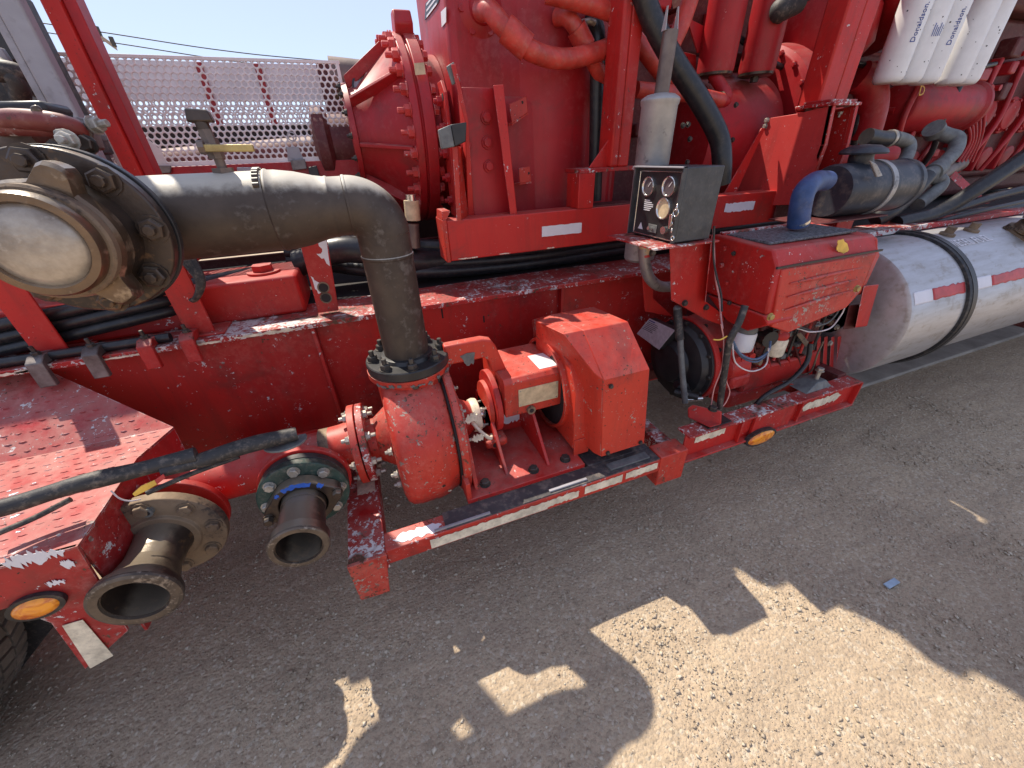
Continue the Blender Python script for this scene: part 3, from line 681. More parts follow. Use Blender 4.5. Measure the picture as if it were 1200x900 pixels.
# bearing frame
lathe('front_flange', (.318, AY, AZ + .05), (1, 0, 0), [(0, .04), (0, .118), (.022, .118), (.022, .06)], RED, pu, 40, .003)
lathe('frame_ring', (.300, AY, AZ + .04), (1, 0, 0), [(0, .05), (0, .088), (.016, .09), (.016, .05)], ORNG, pu, 40, .002)
hz0, hz1 = .70, .845
pf = [(1.03, hz0), (1.03, hz1 - .012), (1.045, hz1 + .004), (1.27, hz1 + .004), (1.28, hz1 - .01), (1.28, hz0)]
ext('bearing_housing', [(.345, y, z) for y, z in pf], (.225, 0, 0), ORNG, pu, .004)
lathe('end_cap', (.57, AY, AZ + .09), (1, 0, 0), [(0, .05), (0, .112), (.012, .115), (.026, .112), (.03, .06)], ORNG, pu, 40, .002)
bolt_ring(pu, (.598, AY, AZ + .09), (1, 0, 0), .095, 8, .009, BOLTD)
box('name_plate', .395, .548, 1.0265, 1.0305, .735, .805, YELT, pu, .001)
for x, z in ((.402, .741), (.541, .741), (.402, .799), (.541, .799)): cyl('rivet', (x, 1.0268, z), (x, 1.0255, z), .003, BOLTG, pu, 8)
box('top_plate', .49, .562, 1.06, 1.17, hz1 + .004, hz1 + .0055, PAPER, pu, .0005)
cyl('drain_plug', (.44, 1.031, .713), (.44, 1.018, .713), .016, TANF, pu, 20); cyl('plug_hole', (.44, 1.0182, .713), (.44, 1.0175, .713), .009, DEEP, pu, 12)
box('housing_lug', .265, .35, 1.03, 1.09, .575, .61, ORNG, pu, .012)
cyl('lug_hole', (.30, 1.0295, .592), (.30, 1.0285, .592), .011, DEEP, pu, 16)
cyl('lug_boss', (.30, 1.032, .592), (.30, 1.0293, .592), .018, ORNG, pu, 20)
# lifting bracket: upside down U plate
ou = [(.175, .995), (.305, .995), (.335, .985), (.350, .962), (.385, .862), (.33, .862), (.322, .905), (.31, .925), (.175, .925)]
ext('lifting_bracket', [(x, 1.11, z - .015) for x, z in ou], (0, .038, 0), ORNG, pu, .006)
patch('bare_patch', [(540, 416), (556, 413), (557, 425), (548, 428), (542, 422)], 1.109, CASTG, pu, seed=8, jit=1.5)
# pedestal
box('base_plate', .145, .585, .872, 1.40, .512, .530, RED, pu, .002)
box('pedestal_flange', .145, .160, .873, 1.40, .53, .60, ORNG, pu, .002)
hexa('frame_plate', [(.180, .90, .515), (.195, .90, .515), (.195, 1.38, .515), (.180, 1.38, .515)], [(.180, 1.03, .80), (.195, 1.03, .80), (.195, 1.27, .80), (.180, 1.27, .80)], ORNG, pu, .002)
ext('rib', [(.455, .915, .53), (.455, 1.30, .53), (.455, 1.26, .70), (.455, 1.08, .70)], (.012, 0, 0), RED, pu, .002)
ext('rib', [(.30, .93, .53), (.30, 1.30, .53), (.30, 1.26, .70), (.30, 1.10, .70)], (.012, 0, 0), RED, pu, .002)
box('rib_back', .30, .467, 1.17, 1.185, .53, .70, RED, pu, .002)
ragged('bare_patch', (.36, 1.1695, .56), (1, 0, 0), (0, 0, 1), .09, .09, PAPER, pu, 12, .3, .001)
for x, y in ((.22, .92), (.53, .92), (.53, 1.33), (.40, .915)): bolt(pu, (x, y, .53), (0, 0, 1), .016, BOLTD)

# ------------------------------------------------------------------ discharge pipe
dp = thing('discharge_pipe', 'bare grey steel discharge pipe rising from the pump and bending left at an elbow', 'pipe', (.06, AY, .93))
PX = .062; PZ = 1.4; er = .072
lathe('pipe_flange', (PX, AY, .930), (0, 0, 1), [(0, .05), (0, .128), (.002, .130), (.026, .130), (.029, .127), (.029, .085), (.040, .080), (.042, .071)], BLKM, dp, 56)
lathe('flange_gasket', (PX, AY, .9275), (0, 0, 1), [(0, .05), (0, .125), (.0035, .125), (.0035, .05)], DEEP, dp, 48)
bolt_ring(dp, (PX, AY, .959), (0, 0, 1), .107, 8, .0155, BOLTD, .35, stud=1.1, h=.016)
bolt_ring(dp, (PX, AY, .910), (0, 0, -1), .107, 8, .0145, BOLTD, .35, stud=1.1, h=.014)
cyl('riser', (PX, AY, .96), (PX, AY, PZ - er + .001), .069, PIPE, dp, 48)
lathe('weld_bead', (PX, AY, 1.265), (0, 0, 1), [(0, .069), (.002, .071), (.005, .0715), (.008, .071), (.010, .069)], PIPE, dp, 48)
tube('elbow', arc((PX - er, AY, PZ - er), (1, 0, 0), (0, 0, 1), er, 0, 90, 22), .0705, PIPE, dp, 56, smooth=False)
lathe('weld_bead', (PX - er - .004, AY, PZ), (1, 0, 0), [(0, .069), (.002, .0712), (.005, .0718), (.008, .0712), (.010, .069)], PIPE, dp, 48)
lathe('reducer', (PX - er, AY, PZ), (-1, 0, 0), [(0, .0685), (.035, .0685), (.037, .0705), (.040, .0708), (.044, .0695), (.065, .073), (.105, .083), (.145, .0885), (.160, .089), (.162, .091), (.166, .0915), (.170, .089)], PIPE, dp, 48, 0, 60)
cyl('header', (-.178, AY, PZ), (-.72, AY, PZ), .088, PIPE, dp, 48)
rr = random.Random(2)
for k in range(9):
    a = R_(-35 + 70 * k / 8 + 12); v_ = Vector((-.1895, AY - .089 * math.sin(a) * 1.0, PZ + .089 * math.cos(a)))
    cyl('weld_blob', v_ + Vector((-.006, 0, 0)), v_ + Vector((.006, 0, 0)), .006, PIPE, dp, 8)
# ball valve on the header
vx = -.255; vz = PZ + .09
bv = thing('ball_valve', 'small ball valve with yellowed lever standing on the horizontal pipe', 'valve', (vx, AY, vz))
cyl('nipple', (vx, AY, vz - .004), (vx, AY, vz + .028), .010, EXH, bv, 12)
cyl('base_boss', (vx, AY, vz - .006), (vx, AY, vz + .006), .022, EXH, bv, 6)
cyl('valve_body', (vx - .002, AY, vz + .024), (vx - .004, AY, vz + .062), .0165, EXH, bv, 8)
cyl('end_nut', (vx - .005, AY, vz + .060), (vx - .006, AY, vz + .078), .0135, EXH, bv, 6)
cyl('top_union', (vx - .006, AY, vz + .078), (vx - .007, AY, vz + .092), .013, DISC, bv, 12)
hexa('top_cap', [(vx - .03, AY - .014, vz + .090), (vx + .018, AY - .014, vz + .090), (vx + .018, AY + .014, vz + .090), (vx - .03, AY + .014, vz + .090)], [(vx - .026, AY - .012, vz + .115), (vx + .014, AY - .012, vz + .112), (vx + .014, AY + .012, vz + .112), (vx - .026, AY + .012, vz + .115)], DISC, bv, .004)
cyl('stem', (vx - .003, AY - .016, vz + .045), (vx - .003, AY - .038, vz + .045), .007, EXH, bv, 10)
hexa('lever', [(vx - .012, AY - .036, vz + .036), (vx - .012, AY - .036, vz + .050), (vx - .012, AY - .040, vz + .050), (vx - .012, AY - .040, vz + .036)], [(vx + .082, AY - .036, vz + .034), (vx + .082, AY - .036, vz + .047), (vx + .082, AY - .052, vz + .047), (vx + .082, AY - .052, vz + .034)], BRASS, bv, .004)
cyl('lever_hub', (vx - .022, AY - .03, vz + .045), (vx - .010, AY - .03, vz + .045), .013, EXH, bv, 8)

# ------------------------------------------------------------------ big union at the left end of the header
bu = thing('blind_flange_union', 'large oily steel flange and wing nut union with a scratched round cap', 'pipe union', (-.5, 1.0, PZ))
UX = -.485
cyl('branch', (UX, AY + .02, PZ), (UX, .99, PZ), .088, DISC, bu, 40)
tube('branch_tee', [(-.70, AY, PZ), (UX + .02, AY, PZ)], .0895, DISC, bu, 40)
lathe('back_flange', (UX, 1.022, PZ), (0, -1, 0), [(0, .06), (0, .142), (.0015, .144), (.018, .144), (.018, .06)], BLKM, bu, 72, .0015)
lathe('front_flange', (UX, 1.000, PZ), (0, -1, 0), [(0, .06), (0, .139), (.002, .141), (.025, .141), (.028, .138), (.028, .06)], DISC, bu, 72, .0015)
bolt_ring(bu, (UX, .972, PZ), (0, -1, 0), .119, 8, .0205, DISC, .38, h=.013, stud=.5)
lathe('hub', (UX, .975, PZ), (0, -1, 0), [(0, .098), (.02, .093), (.06, .088)], DISC, bu, 56)
# wing nut
n = 96; ring = []
for i in range(n):
    a = 2 * math.pi * i / n; r = .094
    for c_ in (62, -62, 180):
        d_ = (math.degrees(a) - c_ + 180) % 360 - 180
        r += .034 * math.exp(-(d_ / 13) ** 4)
    ring.append((math.cos(a) * r, math.sin(a) * r))
v = []; f = []
for y, s_ in ((.940, .97), (.935, 1.0), (.905, 1.0), (.898, .95)):
    v += [(UX + x * s_, y, PZ + z * s_) for x, z in ring]
for y in (.898, .940): v += [(UX + math.cos(2 * math.pi * i / n) * .078, y, PZ + math.sin(2 * math.pi * i / n) * .078) for i in range(n)]
for k, q_ in ((0, 1), (1, 2), (2, 3), (3, 4), (4, 5), (5, 0)):
    for i in range(n): f.append((k * n + i, k * n + (i + 1) % n, q_ * n + (i + 1) % n, q_ * n + i))
mk('wing_nut', v, f, CAPM, bu, sharp=28)
lathe('nut_skirt', (UX, .900, PZ), (0, -1, 0), [(0, .089), (.018, .089), (.022, .085), (.022, .07)], TANF, bu, 64)
lathe('cap_collar', (UX, .885, PZ), (0, -1, 0), [(0, .081), (.018, .081), (.026, .077), (.026, .066), (.020, .062)], CAPM, bu, 64)
lathe('cap_face', (UX, .868, PZ), (0, -1, 0), [(0, .064), (.004, .063), (.012, .05), (.016, .03), (.017, 0)], CAPF, bu, 64, 0, 60)
arcpatch('bare_patch', (UX, 0, PZ), .8625, .0, .045, 120, 330, PAPER, bu, 44)
rr = random.Random(77)
for k in range(12):      # dark bare spots on the neck under the flange
    a = R_(-150 + k * 13 + rr.uniform(-4, 4)); c = Vector((PX + math.cos(a) * .131, AY + math.sin(a) * .131, .905 + rr.uniform(-.004, .004)))
    ragged('bare_patch', c, (-math.sin(a), math.cos(a), 0), (0, 0, 1), rr.uniform(.012, .035), rr.uniform(.008, .018), CASTG, pu, 300 + k, .9, .0012, 5)
for k in range(16):      # small chips on the volute
    a = R_(-64 + rr.uniform(-75, 60)); x = rr.uniform(.02, .10); r_ = .2565
    c = Vector((x, AY - math.cos(a) * r_, AZ + math.sin(a) * r_)); s_ = rr.uniform(.003, .008)
    cyl('paint_chip', c, c + Vector((0, -math.cos(a), math.sin(a))) * .0006, s_, DISC if rr.random() < .5 else WDIRT, pu, 7)
# ------------------------------------------------------------------ pump skid
sk = thing('pump_skid', 'red steel skid frame with worn white stripe carrying pump and engine', 'skid', (.9, 1.0, .4))
box('front_rail', -.13, .935, .80, .868, .448, .508, FRAIL, sk, .003)
box('rail_cover', .055, .935, .803, .872, .508, .5125, GRIP, sk, .001)
box('end_beam', -.235, -.13, .80, 1.45, .43, .506, CHIP, sk, .003)
ext('end_foot', [(-.237, .787, .345), (-.152, .787, .335), (-.128, .787, .509), (-.237, .787, .509)], (0, .012, 0), ORNG, sk, .002)
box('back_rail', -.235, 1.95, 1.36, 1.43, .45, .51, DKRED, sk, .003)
box('leg_block', .865, .99, .795, .87, .375, .52, ORNG, sk, .004)
# channel section at right
box('channel_web', .99, 1.96, .820, .828, .455, .568, RED, sk, .002)
box('channel_top', .99, 1.96, .800, .868, .563, .572, CHIP, sk, .002)
box('channel_bottom', .99, 1.96, .795, .868, .448, .456, RED, sk, .002)
box('channel_end', 1.955, 1.963, .797, .868, .448, .572, RED, sk, .001)
for x in (1.26, 1.60): box('gusset', x, x + .008, .803, .820, .456, .563, RED, sk, .001)
box('end_channel', 1.90, 1.955, .868, 1.43, .50, .585, DKRED, sk, .003)
box('cross_bar', .93, .99, .87, 1.40, .44, .50, CHIP, sk, .003)
box('mount_plate', .60, .865, .872, 1.36, .485, .513, GRIP, sk, .002)
box('lamp_plate', 1.335, 1.555, .806, .819, .458, .561, RED, sk, .002)
c = P(891, 512, .796); sm = thing('marker_light', 'oval amber marker light on the skid rail under the engine', 'marker light', c, 'amber marker lights')
oval('rubber_ring', c, .084, .040, .806, .790, RUB, sm, 0, 0); oval('lens', c, .074, .031, .790, .778, AMBER, sm, 1, 0)
# white stripe pieces
ragged('white_stripe', (.00, .7988, .455), (1, 0, 0), (0, 0, 1), .40, .040, WDIRT, sk, 31, .30, .001, 20, (0, 0, 1, 1))
ragged('white_stripe', (.40, .7988, .460), (1, 0, 0), (0, 0, 1), .12, .036, WDIRT, sk, 32, .35, .001, 9, (1, 1, 1, 1))
ragged('white_stripe', (.545, .7988, .462), (1, 0, 0), (0, 0, 1), .155, .038, WDIRT, sk, 33, .2, .001, 9, (1, 1, 1, 1))
ragged('white_stripe', (.715, .7988, .466), (1, 0, 0), (0, 0, 1), .14, .036, WDIRT, sk, 34, .3, .001, 9, (1, 1, 1, 1))
ragged('white_stripe', (1.04, .8188, .510), (1, 0, 0), (0, 0, 1), .15, .040, WDIRT, sk, 35, .4, .001)
ragged('white_stripe', (1.62, .8188, .485), (1, 0, 0), (0, 0, 1), .26, .055, WDIRT, sk, 36, .45, .001, 14)
ragged('bare_patch', (-.105, .806, .5085), (1, 0, 0), (0, 1, 0), .15, .045, PAPER, sk, 37, .5, .001)
ragged('bare_patch', (-.20, 1.06, .5065), (1, 0, 0), (0, 1, 0), .06, .16, WDIRT, sk, 38, .3, .001)
hexa('angle_strip', [(.02, .806, .512), (.20, .806, .512), (.20, .812, .512), (.02, .812, .512)], [(.02, .806, .520), (.20, .806, .520), (.20, .812, .520), (.02, .812, .520)], GREY, sk, 0)
box('shim_strip', .415, .56, .812, .822, .5125, .519, GREY, sk, .001)
box('foot_plate', .66, .83, .818, .850, .513, .520, CASTG, sk, .001)

# ------------------------------------------------------------------ coupling guard
cg = thing('coupling_guard', 'faded red sheet metal coupling guard with sloped front between pump and engine', 'guard', (.7, 1.0, .52))
GX0, GX1 = .615, .790
pf = [(.85, .535), (.85, .888), (.958, 1.018), (1.20, .985), (1.38, .90), (1.38, .535)]
lo = [(.665, *pf[0]), (.612, *pf[1]), (.592, *pf[2]), (.600, *pf[3]), (.600, *pf[4]), (.640, *pf[5])]
ro = [(.828, *pf[0]), (.786, *pf[1]), (.760, *pf[2]), (.785, *pf[3]), (.785, *pf[4]), (.80, *pf[5])]
lo[0] = (.636, .85, .562); ro[0] = (.822, .85, .562); lo[5] = (.636, 1.38, .562); ro[5] = (.80, 1.38, .562)
hexa('main_cover', lo, ro, ORNG, cg, .003)
# chamfer wedge at its left
wl = [(.60, .89, .560), (.492, .93, 1.055), (.575, 1.12, 1.0), (.58, 1.3, .95), (.60, 1.3, .56)]
hexa('side_wedge', [(.622, .88, .562), (.592, .875, .905), (.520, .955, 1.02), (.53, 1.18, .98), (.58, 1.3, .56)], [(.637, .852, .562), (.6125, .852, .888), (.5925, .96, 1.017), (.601, 1.20, .984), (.637, 1.3, .562)], ORNG, cg, .002)
# rear lower shroud with arched opening towards the pump
cx, cz, r_ = 1.15, AZ + .06, .135
outl = [(.93, .56), (.93, .80), (.985, .885), (1.09, .915), (1.22, .91), (1.36, .80), (1.36, .56)]
hexa('rear_shroud', [(.565, y, z) for y, z in outl], [(.655, y, z) for y, z in outl], ORNG, cg, .003)
lathe('shroud_collar', (.548, AY, AZ + .07), (1, 0, 0), [(0, .168), (0, .180), (.03, .180), (.03, .168), (0, .168)], ORNG, cg, 40)
cyl('opening', (.560, AY, AZ + .07), (.5645, AY, AZ + .07), .168, DEEP, cg, 40)
box('left_flange', .568, .63, .925, .93, .53, .60, ORNG, cg, .001)
for p_ in ((.66, .848, .575), (.80, .848, .577), (.64, .848, .86)): bolt(cg, p_, (0, -1, 0), .007, BOLTD)
# ------------------------------------------------------------------ small diesel engine on the skid
en = thing('diesel_engine', 'small red diesel engine with ribbed cover and black clutch housing on the skid', 'engine', (1.5, 1.15, .5))
EX = 1.265
lathe('bell_housing', (EX, AY + .03, AZ), (1, 0, 0), [(0, .15), (0, .196), (.025, .198), (.03, .186), (.10, .19), (.16, .20)], RED, en, 64, .002)
lathe('clutch_housing', (EX, AY + .03, AZ), (-1, 0, 0), [(-.01, .1), (-.01, .188), (.012, .188), (.016, .172), (.040, .160), (.050, .125), (.052, .10), (.085, .085), (.09, .06)], BLKM, en, 64)
bolt_ring(en, (EX - .012, AY + .03, AZ), (-1, 0, 0), .180, 12, .009, BOLTD, .1)
bolt_ring(en, (EX + .03, AY + .03, AZ), (1, 0, 0), .192, 10, .008, BOLTD, .3)
# lower clutch shaft and fork
cyl('cross_shaft', (1.14, 1.06, .585), (1.20, .985, .585), .014, BLKM, en, 16)
lathe('shaft_boss', (1.20, 1.10, .585), (-.3, -1, 0), [(0, .03), (.04, .03), (.045, .022), (.08, .02)], BLKM, en, 24)
cyl('fork_pin', (1.17, 1.02, .56), (1.24, 1.0, .56), .011, CHROME, en, 12); bolt(en, (1.15, 1.01, .60), (-1, -.4, 0), .010, BOLTG)
lv = [P(803, 472, X=1.13), P(799, 430, X=1.12), P(797, 396, X=1.115), P(795, 378, X=1.11)]
tube('clutch_lever', lv, .0125, CASTG, en, 10); tube('lever_grip', [P(797, 398, X=1.114), P(795, 380, X=1.11), P(794, 362, X=1.108)], .0165, OLDH, en, 14)
lathe('lever_knob', P(794, 362, X=1.108), (0, 0, 1), [(-.004, .0165), (.004, .016), (.010, .012), (.012, 0)], CASTG, en, 16, 0, 60)
# clutch instruction plate on a small black box
q = [P(746, 391, X=1.17), P(772, 410, X=1.155), P(791, 387, X=1.155), P(761, 373, X=1.17)]
nrm = (q[1] - q[0]).cross(q[3] - q[0]).normalized()
if nrm.x > 0: nrm = -nrm
hexa('plate_box', [p_ - nrm * .035 for p_ in q], [p_ - nrm * .002 for p_ in q], BLKM, en, .002)
hexa('instruction_plate', [p_ - nrm * .002 for p_ in q], q, plain('silver_plate', (.60, .60, .64), .4, .1, .15, 60), en, .001)
u_ = (q[2] - q[3]).normalized(); w_ = (q[3] - q[0]).normalized()
o0 = q[3]
for k, (s_, a_, sz) in enumerate((('CLUTCH', .012, .014), ('POWER TAKE OFF', .026, .008), ('lubricate throwout bearing', .037, .0065), ('every 8 to 10 hours', .047, .0065), ('of operation', .057, .0065))):
    pass
for k in range(7):
    a_ = .014 + k * .0105; L_ = (.045, .075, .085, .08, .085, .07, .08)[k]
    p_ = o0 + u_ * .008 - (o0 - q[0]).normalized() * a_ + nrm * .0003
    ext('print_line', [p_, p_ + u_ * L_, p_ + u_ * L_ + (o0 - q[0]).normalized() * (.006 if k == 0 else .003), p_ + (o0 - q[0]).normalized() * (.006 if k == 0 else .003)], nrm * .0006, INK if k == 0 else BLKM, en, 0)
# block
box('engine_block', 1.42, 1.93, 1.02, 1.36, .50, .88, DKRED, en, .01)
box('block_side', 1.44, 1.90, .975, 1.03, .545, .66, RED, en, .012)
for k in range(6): box('cooling_fin', 1.60 + k * .045, 1.618 + k * .045, .985, 1.03, .70, .88, RED, en, .003)
box('oil_pan', 1.40, 1.86, .99, 1.34, .455, .545, RED, en, .02)
lathe('pump_housing', (1.30, 1.00, .70), (1, 0, 0), [(0, .04), (.01, .055), (.10, .06), (.12, .04)], RED, en, 24)
hexa('cast_rib', [(1.29, .97, .60), (1.31, .97, .60), (1.31, .99, .78), (1.29, .99, .78)], [(1.42, .955, .62), (1.44, .955, .62), (1.44, .99, .84), (1.42, .99, .84)], RED, en, .008)
box('starter_boss', 1.33, 1.44, .95, 1.02, .60, .665, RED, en, .015)
for x in (1.33, 1.37, 1.41): cyl('rocker_boss', (x, .955, .745), (x, 1.02, .745), .018, RED, en, 12)
# packed parts between block and hood
rr = random.Random(21)
box('injection_block', 1.46, 1.86, .98, 1.06, .72, .90, DKRED, en, .012)
for k in range(26):
    x = rr.uniform(1.44, 1.86); z = rr.uniform(.66, .90); s_ = rr.uniform(.012, .035)
    if rr.random() < .5: box('casting_lump', x, x + s_, .945 + rr.uniform(0, .03), 1.0, z, z + s_ * rr.uniform(.6, 1.6), rr.choice((RED, DKRED, BLKM, CASTG)), en, .004)
    else: cyl('union_nut', (x, .99, z), (x + rr.uniform(-.01, .01), .945, z + rr.uniform(-.01, .01)), s_ * .45, rr.choice((RED, BOLTD, BOLTG, TANF)), en, 8)
for k in range(5): cyl('injector_line', (1.50 + .075 * k, .965, .90), (1.47 + .08 * k, .955, .70), .006, RED if k % 2 else BLKM, en, 8)
# ribbed cover
A, B, C_, D_, E_ = (P(905, 297, X=1.262), P(838, 279, X=1.262), P(846, 346, X=1.262), P(898, 357, X=1.262), P(908, 312, X=1.262))
la = [P(905, 297, X=1.262), P(838, 281, X=1.262), P(846, 347, X=1.262), P(898, 357, X=1.262)]
Yf = .905
ff_ = [(1.265, Yf, 1.20), (1.265, 1.16, 1.21), (1.265, 1.16, .99), (1.265, .86, .985), (1.265, .872, 1.15)]
rf_ = [(1.80, Yf + .01, 1.195), (1.80, 1.18, 1.21), (1.80, 1.18, .99), (1.78, .87, .985), (1.80, .885, 1.145)]
hexa('cover', [(a, b, c) for a, b, c in ff_], rf_, RED, en, .008)
# lower lip of cover and end cap with chamfer
hexa('cover_skirt', [(1.262, .862, .984), (1.262, 1.12, .984), (1.29, 1.02, .90), (1.29, .925, .895), (1.27, .84, .955)], [(1.40, .862, .984), (1.40, 1.12, .984), (1.38, 1.02, .92), (1.38, .925, .915), (1.40, .845, .955)], RED, en, .006)
hexa('front_panel', [(1.285, .8665, 1.140), (1.79, .8785, 1.135), (1.765, .8635, .990), (1.70, .852, .945), (1.39, .838, .905), (1.30, .846, .94)], [(1.285, .895, 1.140), (1.79, .905, 1.135), (1.765, .89, .990), (1.70, .88, .945), (1.39, .87, .905), (1.30, .88, .94)], ORNG, en, .004)
for k in range(3):
    t0 = .25 + k * .22
    a_ = Vector((1.335, .8665, 1.140)).lerp(Vector((1.34, .838, .93)), t0); b_ = Vector((1.73, .877, 1.135)).lerp(Vector((1.70, .852, .955)), t0)
    tube('pressed_rib', [a_ + Vector((0, -.0, 0)), a_.lerp(b_, .5) + Vector((0, 0, 0)), b_], [.002, .0075, .0075, .002], ORNG, en, 10)
hexa('end_cap', [(1.80, .90, 1.19), (1.80, 1.18, 1.205), (1.80, 1.18, .99), (1.775, .868, .985), (1.79, .882, 1.145)], [(1.865, .94, 1.165), (1.865, 1.16, 1.18), (1.86, 1.16, .99), (1.83, .885, .96), (1.865, .90, 1.11)], ORNG, en, .012)
box('seam_strip', 1.262, 1.80, .868, .874, 1.143, 1.150, BLKM, en, 0)
box('top_grille', 1.30, 1.74, .945, 1.13, 1.2035, 1.212, GRILL, en, .002)
box('grille_rim', 1.285, 1.755, 1.13, 1.150, 1.20, 1.218, CHIP, en, .002)
pp('cover_hinge', [(872, 279), (886, 277), (890, 284), (876, 287)], 1.12, .03, RED, en)
patch('yellow_mark', [(980, 283), (988, 279), (995, 292), (988, 297), (981, 295)], .886, YEL, en, seed=6, jit=1.5, th=.002)
for q_ in ((902, 371), (1003, 338)): bolt(en, P(*q_, .838), (0, -1, 0), .011, BRASS)
for q_ in ((849, 291), (846, 311), (852, 332)): bolt(en, P(*q_, X=1.262), (-1, 0, 0), .008, RED)
for q_ in ((860, 297), (855, 355)): bolt(en, P(*q_, X=1.262), (-1, 0, 0), .007, BOLTD)
# right-hand mounting arms
hexa('side_bracket', [P(1012, 335, .87), P(1030, 333, .87), P(1016, 382, .87), P(1002, 384, .87)], [P(1012, 335, .90), P(1030, 333, .90), P(1016, 382, .90), P(1002, 384, .90)], RED, en, .003)
hexa('side_bracket', [P(995, 358, .90), P(1010, 356, .90), P(1003, 384, .90), P(988, 386, .90)], [P(995, 358, .94), P(1010, 356, .94), P(1003, 384, .94), P(988, 386, .94)], DKRED, en, .003)
for k in range(5):
    x = 950 + k * 8; hexa('casting_rib', [P(x, 395, 1.0), P(x + 4, 394, 1.0), P(x + 2, 440, .96), P(x - 3, 441, .96)], [P(x, 395, 1.04), P(x + 4, 394, 1.04), P(x + 2, 440, 1.0), P(x - 3, 441, 1.0)], RED, en, .002)
for q_ in ((980, 383), (972, 402), (930, 372), (958, 380)): bolt(en, P(*q_, .94), (0, -1, 0), .010, BOLTG)
# two small white oil filters
for k, (x, y, l, dz) in enumerate(((880, 405, .0, 0), (917, 411, 0, 0))):
    c = P(x, y, .93); lathe('oil_filter', c + Vector((0, .035, -.034)), (0, 0, 1), [(0, .028), (.004, .036), (.012, .039), (.075, .039), (.080, .036)], WHITE if k == 0 else WDIRT, en, 36)
    lathe('filter_head', c + Vector((0, .035, .046)), (0, 0, 1), [(0, .034), (.012, .037), (.025, .034), (.04, .02)], CASTG if k == 0 else RED, en, 24)
c = P(903, 398, .95); cyl('fuel_pump', c, c + Vector((.01, .05, .0)), .035, BLKM, en, 16)
hexa('pump_arm', [P(933, 392, .92), P(938, 389, .92), P(948, 401, .92), P(944, 407, .92)], [P(933, 392, .94), P(938, 389, .94), P(948, 401, .94), P(944, 407, .94)], TANF, en, .003)
# fuel lines, wiring
def wire(name, pix, Y, r, mat, par, **k):
    pts = [P(q_[0], q_[1], q_[2] if len(q_) > 2 else Y) for q_ in pix]; return tube(name, pts, r, mat, par, 8, **k)
wire('thick_cable', [(873, 358, .86), (866, 378, .85), (855, 400, .85), (850, 430, .85), (843, 478, .85)], .85, .0115, OLDH, en)
wire('thick_cable', [(950, 403, .9), (945, 425, .88), (925, 447, .86), (895, 465, .86), (874, 490, .88)], .88, .010, HOSE, en)
wire('pink_wire', [(852, 425, .85), (851, 445, .85), (855, 460, .85), (848, 475, .85), (838, 478, .85)], .85, .0022, WIREP, en)
wire('pink_wire', [(845, 380, .87), (848, 400, .87), (846, 430, .86), (837, 455, .86), (833, 478, .86)], .85, .0022, WIREP, en)
wire('white_wire', [(858, 400, .88), (862, 425, .87), (880, 435, .86), (897, 428, .87), (901, 408, .88)], .87, .0028, WIREW, en)
wire('blue_wire', [(858, 398, .88), (868, 415, .88), (885, 421, .87), (900, 412, .88), (903, 400, .9)], .88, .0045, WIREB, en)
wire('blue_wire', [(856, 402, .885), (870, 419, .885), (886, 424, .875), (899, 416, .885)], .88, .0035, WIREB, en)
wire('black_wire', [(905, 388, .92), (925, 382, .90), (945, 386, .90), (955, 390, .92)], .9, .005, HOSE, en)
wire('white_wire', [(915, 385, .91), (935, 385, .90), (950, 389, .90), (972, 385, .90), (985, 370, .90), (990, 360, .9)], .9, .003, WIREW, en)
wire('grey_wire', [(955, 382, .93), (970, 378, .92), (980, 368, .92), (985, 358, .92)], .9, .004, CASTG, en)
wire('yellow_tie', [(836, 398, .87), (844, 398, .86), (852, 394, .86)], .87, .0026, YEL, en)
wire('copper_line', [(935, 440, .97), (950, 435, .95), (958, 415, .95), (965, 400, .96)], .95, .004, TANF, en)
for k in range(6):
    x = 868 + 12 * k
    wire('fuel_line', [(x, 392, 1.0), (x + 4, 405 + 3 * (k % 2), .98), (x + 10, 430, .98), (x + 6, 440, 1.0)], 1.0, .005, DKRED if k % 2 else RED, en)
# engine feet on the rail
hexa('mount_arm', [P(806, 478, .90), P(812, 474, .90), P(846, 482, .80), P(845, 497, .80), P(832, 501, .80), P(806, 489, .90)], [P(806, 478, .95), P(812, 474, .95), P(846, 482, .86), P(845, 497, .86), P(832, 501, .86), P(806, 489, .95)], RED, en, .004)
c = P(835, 480, .83); bolt(en, c, (0, 0, 1), .014, BOLTD, h=.012)
c = P(832, 506, .845); hexa('rubber_mount', [(c.x - .05, .84, .577), (c.x + .035, .84, .577), (c.x + .035, .90, .577), (c.x - .05, .90, .577)], [(c.x - .035, .85, .592), (c.x + .02, .85, .592), (c.x + .02, .895, .592), (c.x - .035, .895, .592)], BLKM, en, .004)
box('rail_pad', c.x - .06, c.x + .06, .812, .90, .5725, .577, BLKM, en, .001)
hexa('mount_arm', [P(917, 448, .93), P(930, 450, .90), P(955, 458, .86), P(953, 466, .86), P(940, 466, .87), P(915, 456, .93)], [P(917, 448, .97), P(930, 450, .94), P(955, 458, .90), P(953, 466, .90), P(940, 466, .91), P(915, 456, .97)], ORNG, en, .004)
c = P(948, 463, .87); cyl('mount_stud', (c.x, .87, .597), (c.x, .87, .66), .009, BOLTG, en, 10); bolt(en, (c.x, .87, .645), (0, 0, 1), .014, BOLTG)
hexa('mount_wedge', [(c.x - .10, .83, .5725), (c.x + .06, .83, .5725), (c.x + .06, .95, .5725), (c.x - .10, .95, .5725)], [(c.x - .03, .845, .605), (c.x + .03, .845, .605), (c.x + .03, .90, .605), (c.x - .03, .90, .605)], CASTG, en, .003)

